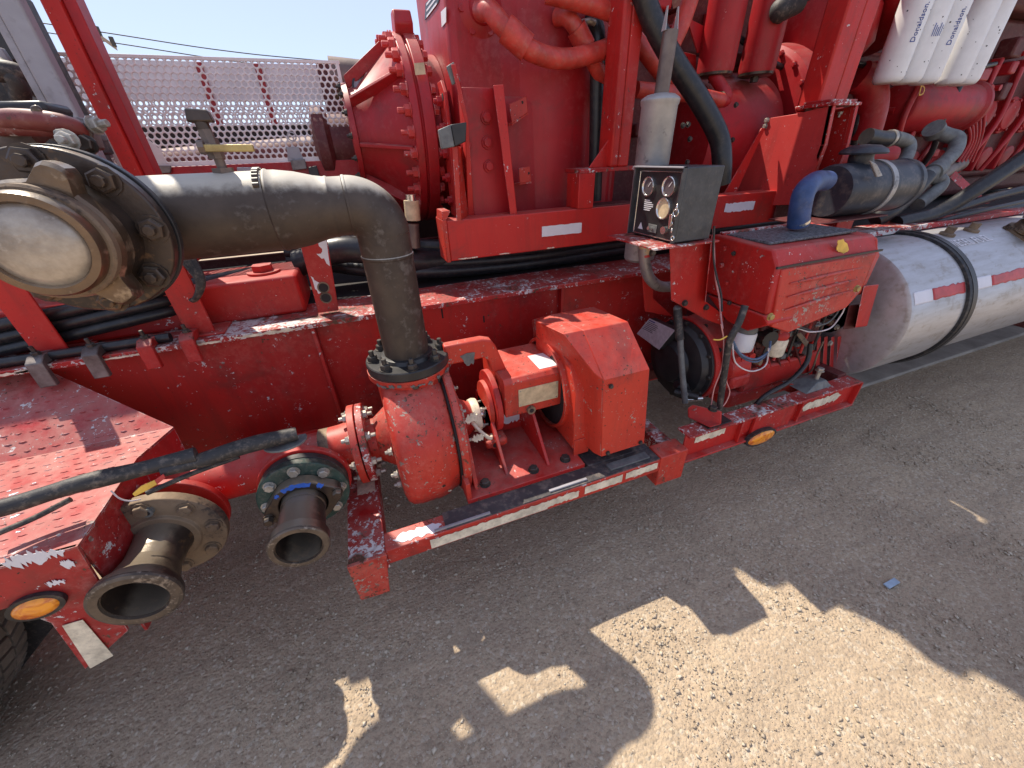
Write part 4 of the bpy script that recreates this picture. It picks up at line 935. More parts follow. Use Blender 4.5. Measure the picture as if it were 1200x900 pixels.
# ------------------------------------------------------------------ control box on its bracket
cbk = thing('panel_bracket', 'tall red bent plate bracket carrying the black gauge box', 'bracket', (1.1, 1.1, .9))
PB = 1.02
box('shelf', .86, 1.125, 1.0, 1.27, 1.222, 1.228, CHIP, cbk, .001)
pp('plate', [(785, 281), (834, 275), (834, 300), (826, 352), (847, 368), (849, 375), (845, 381), (828, 375), (787, 352)], 1.06, .006, RED, cbk)
ext('flange', [P(834, 275, 1.06), P(826, 354, 1.06), P(826, 354, 1.03), P(834, 275, 1.03)], (.004, 0, 0), RED, cbk, .001)
pp('back_plate', [(750, 288), (762, 286), (766, 350), (790, 372), (756, 365)], 1.30, .006, RED, cbk)
for q_ in ((802, 355), (827, 360), (764, 296)): bolt(cbk, P(*q_, 1.059), (0, -1, 0), .010, BOLTD)
cb = thing('gauge_box', 'black metal gauge box with round gauges and key chain below the muffler', 'control box', (1.02, 1.1, 1.23))
bx0, bx1, by0, by1, bz0, bz1 = .985, 1.085, 1.0, 1.215, 1.232, 1.448
bx0 = P(792, 272, PB).x
bx1 = P(840, 240, PB).x
by0, by1 = 1.02, 1.25
box('case', bx0, bx1, by0, by1, bz0, bz1, PLAST, cb, .004)
box('hood', bx0 - .014, bx0, by0 - .002, by0 + .003, bz0, bz1 + .002, PLAST, cb, .0005)
box('hood_top', bx0 - .018, bx0, by0 - .002, by1 + .002, bz1 - .002, bz1 + .002, GREY, cb, .0005)
box('hood_back', bx0 - .014, bx0, by1 - .004, by1 + .001, bz0, bz1, PLAST, cb, .0005)
def onp(fy, fz): return Vector((bx0 - .002, by1 + (by0 - by1) * fy, bz1 + (bz0 - bz1) * fz))
ext('panel', [onp(.09, .07), onp(.93, .07), onp(.93, .96), onp(.09, .96)], (.001, 0, 0), BLKM, cb, 0)
for a_, b_ in (((.08, .06), (.94, .06)), ((.94, .06), (.94, .97)), ((.94, .97), (.08, .97)), ((.08, .97), (.08, .06))):
    cyl('panel_trim', onp(*a_), onp(*b_), .0016, CHROME, cb, 6)
def gauge(fy, fz, r, nm, inner):
    c = onp(fy, fz); lathe(nm + '_rim', c, (-1, 0, 0), [(0, r), (.006, r), (.007, r * .9), (.003, r * .82), (0, r * .8)], CHROME, cb, 28)
    cyl(nm + '_face', c + Vector((-.001, 0, 0)), c + Vector((-.0025, 0, 0)), r * .83, inner, cb, 24)
gauge(.31, .27, .030, 'gauge', GLASS); gauge(.74, .25, .030, 'gauge', GLASS)
gauge(.70, .55, .033, 'hour_meter', YELT)
for fy, fz in ((.31, .27), (.74, .25)):
    c = onp(fy, fz) + Vector((-.003, 0, 0)); cyl('needle', c, c + Vector((0, -.012, .014)), .0012, PAPER, cb, 5)
for k in range(6):
    ww = (.05, .07, .085, .085, .07, .06)[k]
    a_ = onp(.26, .47 + .028 * k) + Vector((-.0008, 0, 0)); b_ = Vector((0, -ww * .55, 0))
    ext('panel_print', [a_, a_ + b_, a_ + b_ + Vector((0, 0, .003)), a_ + Vector((0, 0, .003))], (-.0004, 0, 0), PAPER, cb, 0)
c = onp(.24, .90); ext('warning_triangle', [c + Vector((-.0006, .014, 0)), c + Vector((-.0006, -.014, 0)), c + Vector((-.0006, 0, .022))], (-.0005, 0, 0), PAPER, cb, 0)
c = onp(.52, .86); box('switch_plate', c.x - .002, c.x - .0005, c.y - .022, c.y + .022, c.z - .012, c.z + .014, CASTG, cb, .0005); cyl('toggle', c, c + Vector((-.02, 0, .004)), .006, CHROME, cb, 10)
cyl('key_switch', onp(.80, .84), onp(.80, .84) + Vector((-.012, 0, 0)), .012, CHROME, cb, 16)
kc = thing('key_chain', 'worn metal key and ring chain hanging from the gauge box', 'key', onp(.86, .8) + Vector((-.03, 0, -.02)))
k0 = P(793, 243, X=bx0 - .02)
zz = [(793, 243), (792, 249), (787, 255), (786, 262), (787, 270), (788, 279)]
for k, q_ in enumerate(zz):
    c = P(*q_, X=bx0 - .022); r = .011 if k in (0, 1) else .0065
    a_ = Vector((0, 1, 0)) if k % 2 else Vector((.6, .8, 0)); t_ = arc(c, a_.normalized(), (0, 0, 1), r, 0, 360, 12)
    tube('link' if k else 'ring', t_, .0016, CHROME, kc, 6, smooth=False)
c = P(786, 256, X=bx0 - .024); ext('key', [c + Vector((0, .006, .012)), c + Vector((0, -.006, .012)), c + Vector((0, -.006, -.006)), c + Vector((0, -.003, -.03)), c + Vector((0, .003, -.03)), c + Vector((0, .006, -.006))], (-.002, 0, 0), CHROME, kc, .0005)
# bent grey hose pipe below
ex = thing('flexible_pipe', 'grey flexible pipe curving under the gauge box', 'pipe', P(770, 320, 1.28))
tube('tube', [P(755, 290, 1.22), P(756, 310, 1.22), P(762, 327, 1.22), P(776, 336, 1.24), P(800, 334, 1.30)], .021, GALV, ex, 18, 10, .035)
tube('sleeve', [P(756, 287, 1.22), P(756, 300, 1.22)], .023, YELT, ex, 18); tube('red_band', [P(756, 297, 1.22), P(756, 300, 1.22)], .0235, RTAPE, ex, 18)
o = wire('engine_cable', [(837, 265, 1.0), (836, 300, .99), (840, 325, .97), (845, 345, .95), (846, 365, .93)], 1, .0035, HOSE, None); tag(o, 'thin black cable running from gauge box down to the engine', 'cable')
o = wire('engine_cable', [(836, 268, 1.02), (838, 320, .99), (843, 350, .96), (845, 372, .93), (847, 385, .9)], 1, .003, WIREP, None); tag(o, 'thin pinkish wire running from gauge box down to the engine', 'cable')
# muffler
mu = thing('muffler', 'scuffed grey steel muffler with a slit vertical exhaust pipe', 'muffler', (1.04, 1.28, 1.25))
MX = P(768, 160, 1.28).x; MY = 1.30
MX = P(768, 160, MY).x
lathe('can', (MX, MY, 1.20), (0, 0, 1), [(-.09, .050), (-.08, .059), (.42, .059), (.425, .062), (.437, .064), (.443, .060), (.452, .045), (.456, .022)], GALV, mu, 48)
z1 = P(770, 112, MY).z; z2 = P(777, 35, MY).z
pipe_open('stack', (MX, MY, z1 - .04), (MX + .004, MY, z2), .0235, .002, EXH, mu, 32)
for s_ in (-1, 1):
    hexa('split_end', [(MX + s_ * .022, MY - .010, z2 - .002), (MX + s_ * .022, MY + .010, z2 - .002), (MX + s_ * .024, MY + .010, z2 - .002), (MX + s_ * .024, MY - .010, z2 - .002)], [(MX + s_ * .019, MY - .003, z2 + .055), (MX + s_ * .019, MY + .003, z2 + .055), (MX + s_ * .021, MY + .003, z2 + .055), (MX + s_ * .021, MY - .003, z2 + .055)], GALV, mu, 0)
arcm = random.Random(4)
for (x, y, w, h) in ((772, 148, .055, .05), (770, 172, .045, .10)):
    pass
# ------------------------------------------------------------------ sub-frame carrying the transmission
sf = thing('transmission_cradle', 'red welded cradle rail with paper label and uprights under the transmission', 'cradle', (.8, 1.5, 1.15))
SZ = 1.15
box('front_rail', .312, 2.16, 1.50, 1.60, SZ, 1.296, RED, sf, .004)
box('left_flange', .296, .312, 1.497, 1.62, SZ - .003, 1.30, FRAIL, sf, .003)
ext('left_flange_top', [(.296, 1.50, 1.30), (.312, 1.50, 1.30), (.330, 1.50, 1.325), (.330, 1.50, 1.33), (.30, 1.50, 1.33)], (0, .1, 0), FRAIL, sf, .002)
box('corner_upright', .862, .935, 1.497, 1.60, 1.296, 1.425, RED, sf, .003)
box('corner_top', .862, 1.14, 1.495, 1.62, 1.425, 1.440, CHIP, sf, .002)
box('window_sill', .935, 1.16, 1.505, 1.60, 1.2965, 1.302, DKRED, sf, .001)
pst = P(716, 190, 1.49); x1 = P(737, 190, 1.49).x
post_ = thing('upright_post', 'tall red square post rising from the cradle in front of the transmission', 'post', (pst.x, 1.5, 1.44), 'red uprights')
box('tube', pst.x, pst.x + (x1 - pst.x) * .42, 1.49, 1.59, 1.44, 3.3, RED, post_, .008)
box('tube_side', pst.x + (x1 - pst.x) * .42, x1, 1.491, 1.59, 1.44, 3.3, RED, post_, .006)
pp('gusset', [(690, 197), (716, 160), (718, 197)], 1.52, .008, RED, post_)
# bolted plates with edge flanges
bp = thing('mounting_plate', 'red bolted mounting plate with long narrow flanges on the transmission flank', 'mounting plate', (.5, 1.6, 1.3))
pp('plate', [(541, 102), (579, 103), (604, 250), (556, 258)], 1.60, .012, CRIM, bp)
for (a_, b_, w) in ((577, 100, 8),):
    hexa('right_flange', [P(578, 100, 1.52), P(590, 99, 1.52), P(590, 99, 1.53), P(578, 100, 1.60)], [P(598, 252, 1.52), P(606, 251, 1.52), P(606, 251, 1.53), P(598, 252, 1.60)], RED, bp, .002)
hexa('left_flange', [P(528, 75, 1.52), P(534, 74, 1.52), P(541, 102, 1.60), P(536, 102, 1.60)], [P(545, 142, 1.52), P(549, 141, 1.52), P(556, 258, 1.60), P(549, 260, 1.60)], RED, bp, .002)
hexa('left_flange', [P(530, 172, 1.50), P(536, 171, 1.50), P(541, 172, 1.6), P(536, 174, 1.6)], [P(535, 260, 1.50), P(541, 259, 1.50), P(550, 258, 1.6), P(545, 260, 1.6)], FRAIL, bp, .002)
for q_ in ((570, 138), (571, 167), (547, 170), (548, 197), (573, 195)): lathe('bolt_pad', P(*q_, 1.600), (0, -1, 0), [(0, .023), (.004, .022)], CRIM, bp, 18); bolt(bp, P(*q_, 1.596), (0, -1, 0), .0165, CRIM, h=.010)
pp('bare_tab', [(523, 78), (532, 72), (540, 95), (530, 100)], 1.53, .006, CASTG, bp)
pp('latch_box', [(514, 152), (528, 146), (533, 172), (518, 175)], 1.46, .02, CASTG, bp); pp('latch_recess', [(528, 146), (547, 143), (546, 166), (533, 172)], 1.47, .05, BLKM, bp)
for k, pix in enumerate(([(597, 122), (617, 112), (619, 132), (600, 145)], [(608, 197), (621, 195), (623, 213), (609, 215)])):
    t_ = thing('angle_tab', ('upper small worn angle bracket on the transmission face', 'lower small worn angle bracket on the transmission face')[k], 'bracket', P(*pix[0], 1.7), 'small angle brackets')
    pp('upright_leg', pix, 1.66, .005, FRAIL, t_); a_, b_ = P(*pix[3], 1.66), P(*pix[2], 1.66)
    ext('lower_leg', [a_, b_, b_ + Vector((.02, .07, 0)), a_ + Vector((0, .07, 0))], (0, 0, -.005), FRAIL, t_, .001)
    cyl('hole', P((pix[0][0] + pix[1][0]) / 2 + 5, pix[1][1] + 8, 1.6595), P((pix[0][0] + pix[1][0]) / 2 + 5, pix[1][1] + 8, 1.659), .005, DEEP, t_, 10)
ragged('paper_label', P(635, 278, 1.4985), (1, 0, 0), (0, 0, 1), P(681, 275, 1.4985).x - P(635, 278, 1.4985).x, .042, PAPER, sf, 61, .10, .001)
ragged('paper_label', P(848, 250, 1.4985), (1, 0, 0), (0, 0, 1), P(882, 247, 1.4985).x - P(848, 250, 1.4985).x, .045, PAPER, sf, 62, .25, .001)
for k, (px, w) in enumerate(((537, .06), (552, .03), (585, .05), (640, .04))): ragged('bare_patch', (P(px, 305, 1.498).x, 1.4985, SZ + .002), (1, 0, 0), (0, 0, 1), w, .006, WDIRT, sf, 70 + k, .8, .001)

# ------------------------------------------------------------------ transmission
tr = thing('transmission', 'huge dark red transmission case with bolted bell housing cone', 'transmission', (.8, 1.9, 1.2))
box('case', .452, 1.22, 1.76, 2.30, 1.24, 2.25, CRIM, tr, .03)
box('lower_case', .47, 1.18, 1.74, 2.3, 1.16, 1.70, CRIM, tr, .03)
box('case_flange', .445, 1.23, 1.745, 1.77, 1.575, 1.580, CRIM, tr, 0)
lathe('case_bulge', (.90, 2.08, 1.18), (0, 0, 1), [(0, .36), (.9, .37)], CRIM, tr, 48)
box('top_cover', .50, 1.15, 1.85, 2.25, 2.25, 2.31, CRIM, tr, .02)
BZ = 1.585; BY = 2.12
lathe('neck', (.36, BY, BZ), (1, 0, 0), [(0, .30), (.02, .29), (.09, .29)], CRIM, tr, 64)
lathe('ring_flange', (.285, BY, BZ), (1, 0, 0), [(0, .2), (0, .355), (.03, .357), (.033, .345), (.04, .345), (.042, .358), (.085, .358), (.085, .3)], CRIM, tr, 96, .003)
lathe('bell_cone', (.06, BY, BZ), (1, 0, 0), [(0, .10), (0, .19), (.02, .195), (.025, .175), (.06, .18), (.21, .31), (.225, .33)], CRIM, tr, 72)
for k in range(8):
    a = 2 * math.pi * (k + .2) / 8; ca, sa = math.cos(a), math.sin(a); T_ = Vector((0, -sa, ca)) ; W_ = Vector((0, ca, sa)) * .006
    c = Vector((0, BY, BZ)); pts = [c + Vector((.085, 0, 0)) + T_ * .17, c + Vector((.08, 0, 0)) + T_ * .215, c + Vector((.27, 0, 0)) + T_ * .345, c + Vector((.285, 0, 0)) + T_ * .30]
    ext('cone_rib', [p_ - W_ for p_ in pts], W_ * 2, CRIM, tr, .002)
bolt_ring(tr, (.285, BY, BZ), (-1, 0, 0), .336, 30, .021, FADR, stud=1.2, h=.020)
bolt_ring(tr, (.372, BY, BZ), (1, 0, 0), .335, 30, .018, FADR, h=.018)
bolt_ring(tr, (.06, BY, BZ), (-1, 0, 0), .18, 14, .011, BOLTD, stud=.8)
lug = lathe('lifting_lug', (.30, BY - .10, BZ + .36), (1, 0, 0), [(0, .05), (.07, .05)], CRIM, tr, 6, .006)
ext('name_plate', [P(498, 24, X=.4505), P(514, 3, X=.4505), P(516, -14, X=.4505), P(499, 4, X=.4505)], (-.0015, 0, 0), BLKM, tr, 0)
for k in range(3): a_ = P(500, 21 - 7 * k, X=.4485); b_ = P(512, 5 - 7 * k, X=.4485); ext('plate_print', [a_, b_, b_ + Vector((0, 0, .006)), a_ + Vector((0, 0, .006))], (-.0006, 0, 0), PAPER, tr, 0)
ext('small_plate', [P(518, 32, X=.4505), P(523, 26, X=.4505), P(523, 8, X=.4505), P(517, 14, X=.4505)], (-.0015, 0, 0), PAPER, tr, 0)
pp('green_sticker', [(485, 74), (497, 73), (499, 87), (487, 88)], 1.79, .002, YELT, tr, 0)
# slotted pink ear plate beside the ring
ext('ear_plate', [(.40, 1.70, 1.28), (.40, 1.70, 1.70), (.40, 1.74, 1.74), (.40, 1.80, 1.74), (.40, 1.80, 1.28)], (.012, 0, 0), RED, tr, .002)
for k in range(5): bolt(tr, (.399, 1.755, 1.34 + .085 * k), (-1, 0, 0), .017, CRIM, h=.016, stud=.7)
cyl('slot', (.3995, 1.73, 1.69), (.3985, 1.73, 1.69), .012, DEEP, tr, 14)
# hydraulic hoses on its face
def hose(name, label, pix, r, mat, n=18, cuff=None, cat='hose', **k):
    t_ = thing(name, label, cat, P(*pix[0])); tube('line', [P(*q_) for q_ in pix], r, mat, t_, n, **k)
    for (i, rr_, l_) in (cuff or ()):
        a_, b_ = P(*pix[i]), P(*pix[i + 1]); d_ = (b_ - a_).normalized(); tube('ferrule', [a_, a_ + d_ * l_], rr_, mat, t_, n)
    return t_
HR = plain('orange_red_hose', (.50, .045, .03), .45, var=.25, dust=.25)
h1 = hose('hydraulic_hose', 'thick red hydraulic hose sagging from the upper left fitting to the post', [(563, 12, 1.68), (574, 13, 1.62), (592, 33, 1.58), (620, 58, 1.56), (655, 69, 1.57), (690, 64, 1.60), (730, 50, 1.64)], .031, HR, cuff=((2, .041, .09),))
h2 = hose('hydraulic_hose', 'shorter red hydraulic hose dropping behind the upright post', [(653, 20, 1.70), (664, 20, 1.66), (675, 33, 1.64), (690, 62, 1.64), (705, 88, 1.66), (730, 108, 1.70)], .028, HR, cuff=((2, .036, .07),))
for (x, y) in ((562, 12), (649, 20)):
    lathe('hose_port', P(x, y, 1.775), (0, -1, 0), [(0, .085), (.012, .085), (.03, .06), (.034, .05), (.05, .045)], CRIM, tr, 28); bolt_ring(tr, P(x, y, 1.763), (0, -1, 0), .068, 6, .012, CRIM)
hose('hydraulic_hose', 'red hose with yellow band across the top behind the post', [(640, -8, 1.62), (665, -2, 1.6), (690, 5, 1.6), (715, 14, 1.6), (745, 30, 1.6)], .028, HR)
hose('hydraulic_hose', 'red hose running level from the post to the canister elbow', [(745, 105, 1.58), (775, 108, 1.58), (815, 112, 1.60), (845, 118, 1.62)], .028, HR)
hose('hydraulic_hose', 'red hose with yellow letters between post and exhaust stack', [(740, 40, 1.66), (757, 62, 1.62), (775, 85, 1.62), (790, 100, 1.64)], .030, HR)
hose('hydraulic_hose', 'orange red hose slanting up right of the exhaust stack', [(788, 52, 1.60), (800, 25, 1.6), (815, -20, 1.6)], .032, HR)
hose('black_pipe', 'vertical black rubber pipe behind the upright post', [(693, 20, 1.72), (700, 40, 1.68), (700, 90, 1.68), (699, 160, 1.68), (697, 235, 1.68)], .030, HOSE, cat='pipe')
hose('coolant_hose', 'thick black hose curving down beside the muffler to the gauge box', [(748, -25, 1.48), (765, 25, 1.46), (790, 72, 1.42), (820, 118, 1.38), (842, 160, 1.34), (846, 190, 1.32), (845, 215, 1.32)], .036, HOSE)
wire_t = hose('sensor_cable', 'thin black cable hanging beside the black pipe', [(676, 28, 1.7), (690, 25, 1.66), (697, 27, 1.66)], .010, BOLTG, 10, cat='cable')

# ------------------------------------------------------------------ big engine
be = thing('frac_engine', 'large crimson pump engine with ribbed castings filling the upper right', 'engine', (3.0, 2.2, 1.2))
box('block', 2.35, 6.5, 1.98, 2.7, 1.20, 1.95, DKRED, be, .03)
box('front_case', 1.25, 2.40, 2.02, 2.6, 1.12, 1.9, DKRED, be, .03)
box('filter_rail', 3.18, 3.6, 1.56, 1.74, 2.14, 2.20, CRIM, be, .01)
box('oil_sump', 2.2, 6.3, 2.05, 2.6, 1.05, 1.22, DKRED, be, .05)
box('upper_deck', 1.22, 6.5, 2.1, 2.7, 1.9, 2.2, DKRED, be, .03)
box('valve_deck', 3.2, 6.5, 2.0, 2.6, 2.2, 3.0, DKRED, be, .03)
c = P(866, 150, 1.95); lathe('converter_housing', (c.x + .08, 2.02, 1.55), (1, 0, 0), [(0, .38), (.02, .40), (.12, .41), (.16, .40), (.30, .36), (.32, .1)], CRIM, be, 72, .004)
bolt_ring(be, (c.x + .08, 2.02, 1.55), (-1, 0, 0), .375, 22, .012, CRIM, h=.012)
lathe('flywheel_cover', (c.x - .40, 2.05, 1.5), (1, 0, 0), [(0, .1), (0, .30), (.02, .32), (.45, .34)], CRIM, be, 56)
for k, q_ in enumerate(((806, 146), (800, 147), (808, 163), (805, 190), (862, 123), (858, 164))): bolt(be, P(*q_, 1.72), (0, -1, 0), .010, BOLTD)
# cylinders with the yellow letter
lathe('oil_cooler', (P(1050, 120, 1.9).x, 1.92, 1.665), (1, 0, 0), [(0, .05), (.03, .125), (.05, .135), (.75, .135), (.77, .15), (.80, .15), (.80, .1)], CRIM, be, 48, .004)
dgt = P(1076, 112, 1.79); text('yellow_letter', 'D', dgt, (1, 0, 0), (0, .2, 1), .075, YEL, be, .001)
lathe('water_pipe', (2.15, 1.86, 1.40), (1, 0, 0), [(0, .07), (.02, .078), (1.15, .078), (1.17, .09), (1.25, .09), (1.27, .03)], CRIM, be, 40)
box('water_rail', 2.15, 3.45, 1.80, 1.90, 1.255, 1.335, CRIM, be, .008)
tube('intake_pipe', [P(1005, 90, 1.85), P(1018, 98, 1.82), P(1022, 125, 1.80), P(1014, 160, 1.8)], .075, CRIM, be, 24)
tube('intake_pipe', [P(1062, -20, 1.75), P(1050, 15, 1.8), P(1030, 40, 1.9), P(1010, 48, 2.0)], .08, CRIM, be, 24)
lathe('charger_housing', P(960, 45, 2.0), (.3, -.3, -1), [(-.25, .22), (0, .26), (.14, .22), (.22, .10)], CRIM, be, 40, 0, 50)
tube('charger_outlet', [P(930, 90, 1.98), P(955, 82, 1.9), P(985, 55, 1.9)], .07, CRIM, be, 20)
rr = random.Random(11)
for k in range(9):
    x = 3.6 + k * .32
    lathe('side_cover', (x, 1.99, 1.62), (0, -1, 0), [(0, .12), (.03, .118), (.035, .10), (.05, .09), (.052, .05)], CRIM, be, 28, .003); bolt_ring(be, (x, 1.955, 1.62), (0, -1, 0), .105, 6, .012, CRIM)
    box('block_rib', x + .14, x + .17, 1.93, 2.0, 1.25, 1.95, CRIM, be, .01)
    lathe('inspection_cover', (x, 1.99, 1.33), (0, -1, 0), [(0, .085), (.03, .083), (.035, .06)], CRIM, be, 24, .003)
    tube('coolant_line', [(x + .1, 1.93, 1.9), (x + .08, 1.90, 1.6), (x - .02, 1.90, 1.4), (x - .05, 1.93, 1.25)], .016, CRIM, be, 8)
for k in range(5):
    pix = [(1128 + k * 6, 100, 1.9), (1133 + k * 5, 140, 1.85), (1136 + k * 3, 165, 1.85), (1122 + k * 4, 190, 1.85)]
    tube('fuel_line', [P(*q_) for q_ in pix], .011, CRIM, be, 8)
for k in range(16):
    x = rr.uniform(1.4, 2.5); z = rr.uniform(1.5, 2.1); box('casting_lump', x, x + rr.uniform(.03, .12), 1.90, 2.1, z, z + rr.uniform(.03, .10), rr.choice((CRIM, CRIM, DKRED)), be, .01)
tube('dark_duct', [P(935, 2, 1.7), P(918, 10, 1.7), P(912, 14, 1.72)], .045, OLDH, be, 16)
tube('dark_duct', [P(950, -10, 1.7), P(930, 0, 1.7), P(915, 8, 1.7)], .03, OLDH, be, 16)
pp('brace_plate', [(835, 35), (843, 60), (818, 62), (805, 20)], 1.85, .01, CRIM, be); pp('brace_plate', [(790, 58), (816, 64), (816, 110), (795, 100)], 1.9, .01, CRIM, be)
# red vertical canisters
for k, (xa, xb, l) in enumerate(((816, 858, 'left red vertical canister with dark bottom cap above the black hose'), (866, 905, 'right red vertical canister with dark bottom cap above the black hose'))):
    YC = 1.80; a_ = P(xa, 85, YC); b_ = P(xb, 85, YC); cx = (a_.x + b_.x) / 2; r_ = (b_.x - a_.x) / 2 * .74
    zb = P((xa + xb) / 2, 86, YC).z
    t_ = thing('red_canister', l, 'canister', (cx, YC, zb), 'red vertical canisters')
    lathe('can', (cx, YC, zb), (0, 0, 1), [(0, r_ * .97), (.01, r_), (1.2, r_)], CRIM, t_, 48); lathe('bottom_cap', (cx, YC, zb - .014), (0, 0, 1), [(0, r_ * .85), (.004, r_ * .96), (.016, r_ * .97)], DISC, t_, 40)
    cyl('drain_nut', (cx, YC, zb - .035), (cx, YC, zb - .012), .02, BOLTD, t_, 6)
tt = thing('canister_elbow', 'angled red pipe elbow below the red canisters', 'pipe', P(840, 105, 1.75))
tube('elbow', [P(836, 88, 1.78), P(843, 98, 1.74), P(850, 110, 1.7), P(850, 118, 1.7), P(838, 117, 1.68)], .026, CRIM, tt, 16); tube('clip', [P(842, 117, 1.69), P(844, 117, 1.69)], .032, TANF, tt, 16)
# white oil filters
fx = [(2.77, 'leftmost white engine oil filter, blue writing running up its side'), (2.925, 'second white oil filter from the left with small blue print block'), (3.075, 'third white oil filter from the left with blue writing'), (3.32, 'fourth white oil filter from the left, behind a gap'), (3.45, 'rightmost white oil filter, partly behind the fourth')]
for k, (x, l) in enumerate(fx):
    t_ = thing('oil_filter', l, 'oil filter', (x, 1.65, 1.755), 'white engine oil filters')
    FL = .50 if k < 3 else .37
    lathe('can', (x, 1.65, 1.748), (0, 0, 1), [(0, .03), (0, .05), (.005, .056), (.014, .062), (.028, .0655), (FL, .0655), (FL, .03)], WHITE, t_, 48, 0, 50)
    lathe('head', (x, 1.65, 1.735 + FL), (0, 0, 1), [(0, .075), (.05, .075)], CRIM, t_, 24)
    for j in range(9):      # oil spots
        a_ = R_(-120 + rr.uniform(-50, 50)); z_ = 1.78 + rr.uniform(0, .4); c_ = Vector((x + math.cos(a_) * .0652, 1.65 + math.sin(a_) * .0652, z_)); s_ = rr.uniform(.0015, .0038)
        cyl('oil_spot', c_, c_ + Vector((math.cos(a_), math.sin(a_), 0)) * .0012, s_, DEEP, t_, 6)
    if k in (0, 2):
        fa = Vector((-x, -1.65, 0)).normalized(); side = Vector((-fa.y, fa.x, 0))
        if side.x < 0: side = -side
        nrm_ = (fa * .8 + side * .6 * (1 if k == 0 else 1)).normalized(); sd_ = Vector((-nrm_.y, nrm_.x, 0))
        if sd_.x < 0: sd_ = -sd_
        text('brand_lettering', 'Donaldson.', Vector((x, 1.65, 1.90)) + nrm_ * .0662 + sd_ * .012, (0, 0, 1), -sd_, .032, INK, t_, .0008)
    if k == 1:
        nrm_ = Vector((-x, -1.65, 0)).normalized(); nrm_ = (nrm_ * .8 + Vector((.5, -.86, 0)) * .6).normalized(); sd_ = Vector((-nrm_.y, nrm_.x, 0))
        for j in range(5):
            p_ = Vector((x, 1.65, 1.93)) + nrm_ * .0662 - sd_ * (.012 - .009 * j); ext('print_line', [p_, p_ + Vector((0, 0, .05 - .008 * (j % 3))), p_ + Vector((0, 0, .05 - .008 * (j % 3))) + sd_ * .003, p_ + sd_ * .003], nrm_ * .0006, INK, t_, 0)
# more engine hardware in the upper right
rr = random.Random(33)
for k in range(34):
    x = rr.uniform(2.3, 4.6); z = rr.uniform(1.25, 2.2)
    if rr.random() < .5: box('casting_lump', x, x + rr.uniform(.04, .16), 1.90, 2.0, z, z + rr.uniform(.03, .12), rr.choice((CRIM, CRIM, DKRED, CASTG)), be, .012)
    else: cyl('plug', (x, 2.0, z), (x, 1.89, z), rr.uniform(.015, .04), rr.choice((CRIM, BOLTD, CRIM)), be, 8)
for k in range(4):
    x = 2.55 + .42 * k; tube('oil_line', [(x, 1.90, 2.15), (x + .03, 1.84, 1.9), (x - .04, 1.82, 1.62), (x + .05, 1.84, 1.42), (x + .12, 1.90, 1.3)], .018, (CRIM, OLDH, CRIM, BLKM)[k], be, 10)
tube('lower_duct', [(2.6, 1.88, 1.16), (3.2, 1.84, 1.14), (3.9, 1.86, 1.20), (4.4, 1.9, 1.32)], .06, EXH, be, 18)
tube('wire_loom', [(1.9, 1.88, 1.95), (2.3, 1.84, 1.82), (2.8, 1.85, 1.86), (3.4, 1.84, 1.8), (4.2, 1.88, 1.9)], .014, BLKM, be, 8)
# tall red post at right and its bracket
p2 = thing('upright_post', 'tall red square post standing on the big gusset bracket left of the filters', 'post', (2.1, 1.46, 1.6), 'red uprights')
xa = P(960, 117, 1.46).x; xb = P(993, 117, 1.46).x
box('tube', xa, xa + (xb - xa) * .55, 1.46, 1.56, 1.62, 3.3, RED, p2, .008); box('tube_side', xa + (xb - xa) * .55, xb, 1.461, 1.56, 1.62, 3.3, RED, p2, .006)
gb = thing('gusset_bracket', 'large red gusset bracket with open channel end below the right post', 'bracket', (1.8, 1.36, 1.3))
YG = 1.36
GXf = P(976, 123, YG).x
def gx(px, py): return P(px, py, X=GXf)
fpl = [gx(976, 123), gx(935, 133), gx(898, 139), gx(896, 152), gx(846, 226), gx(846, 242), gx(936, 240), gx(952, 208), gx(966, 170)]
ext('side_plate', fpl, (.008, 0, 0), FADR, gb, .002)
zt = gx(976, 123).z; W2 = P(1006, 120, YG).x
box('cap_plate', GXf - .01, W2 + .01, YG - .01, YG + .16, zt - .002, zt + .010, CHIP, gb, .002)
box('cap_plate', GXf - .004, W2 + .006, YG + .01, YG + .13, zt + .010, zt + .022, CHIP, gb, .002)
ext('far_plate', [p_ + Vector((W2 - GXf - .008, 0, 0)) for p_ in fpl], (.008, 0, 0), RED, gb, .002)
for a_, b_ in ((fpl[0], fpl[8]), (fpl[8], fpl[7]), (fpl[7], fpl[6])):
    ext('edge_flange', [a_ + Vector((0, -.003, 0)), a_ + Vector((.016, -.003, 0)), b_ + Vector((.016, -.003, 0)), b_ + Vector((0, -.003, 0))], (0, .02, 0), FRAIL, gb, .001)
    q_ = Vector((W2 - GXf - .012, 0, 0)); ext('edge_flange', [a_ + q_ + Vector((0, -.003, 0)), a_ + q_ + Vector((.016, -.003, 0)), b_ + q_ + Vector((.016, -.003, 0)), b_ + q_ + Vector((0, -.003, 0))], (0, .02, 0), RED, gb, .001)
box('channel_back', GXf + .008, W2, YG + .12, YG + .126, 1.16, zt - .002, DKRED, gb, 0)
for q_ in ((985, 131), (992, 129)): bolt(gb, P(*q_, YG + .05), (0, 0, -1), .010, BOLTG, stud=1)
for q_ in ((897, 148), (899, 141)): bolt(gb, gx(*q_), (-1, 0, 0), .010, BOLTG)
pp('gusset_wing', [(846, 232), (862, 228), (897, 150), (893, 150)], 1.62, .006, RED, gb, .001)
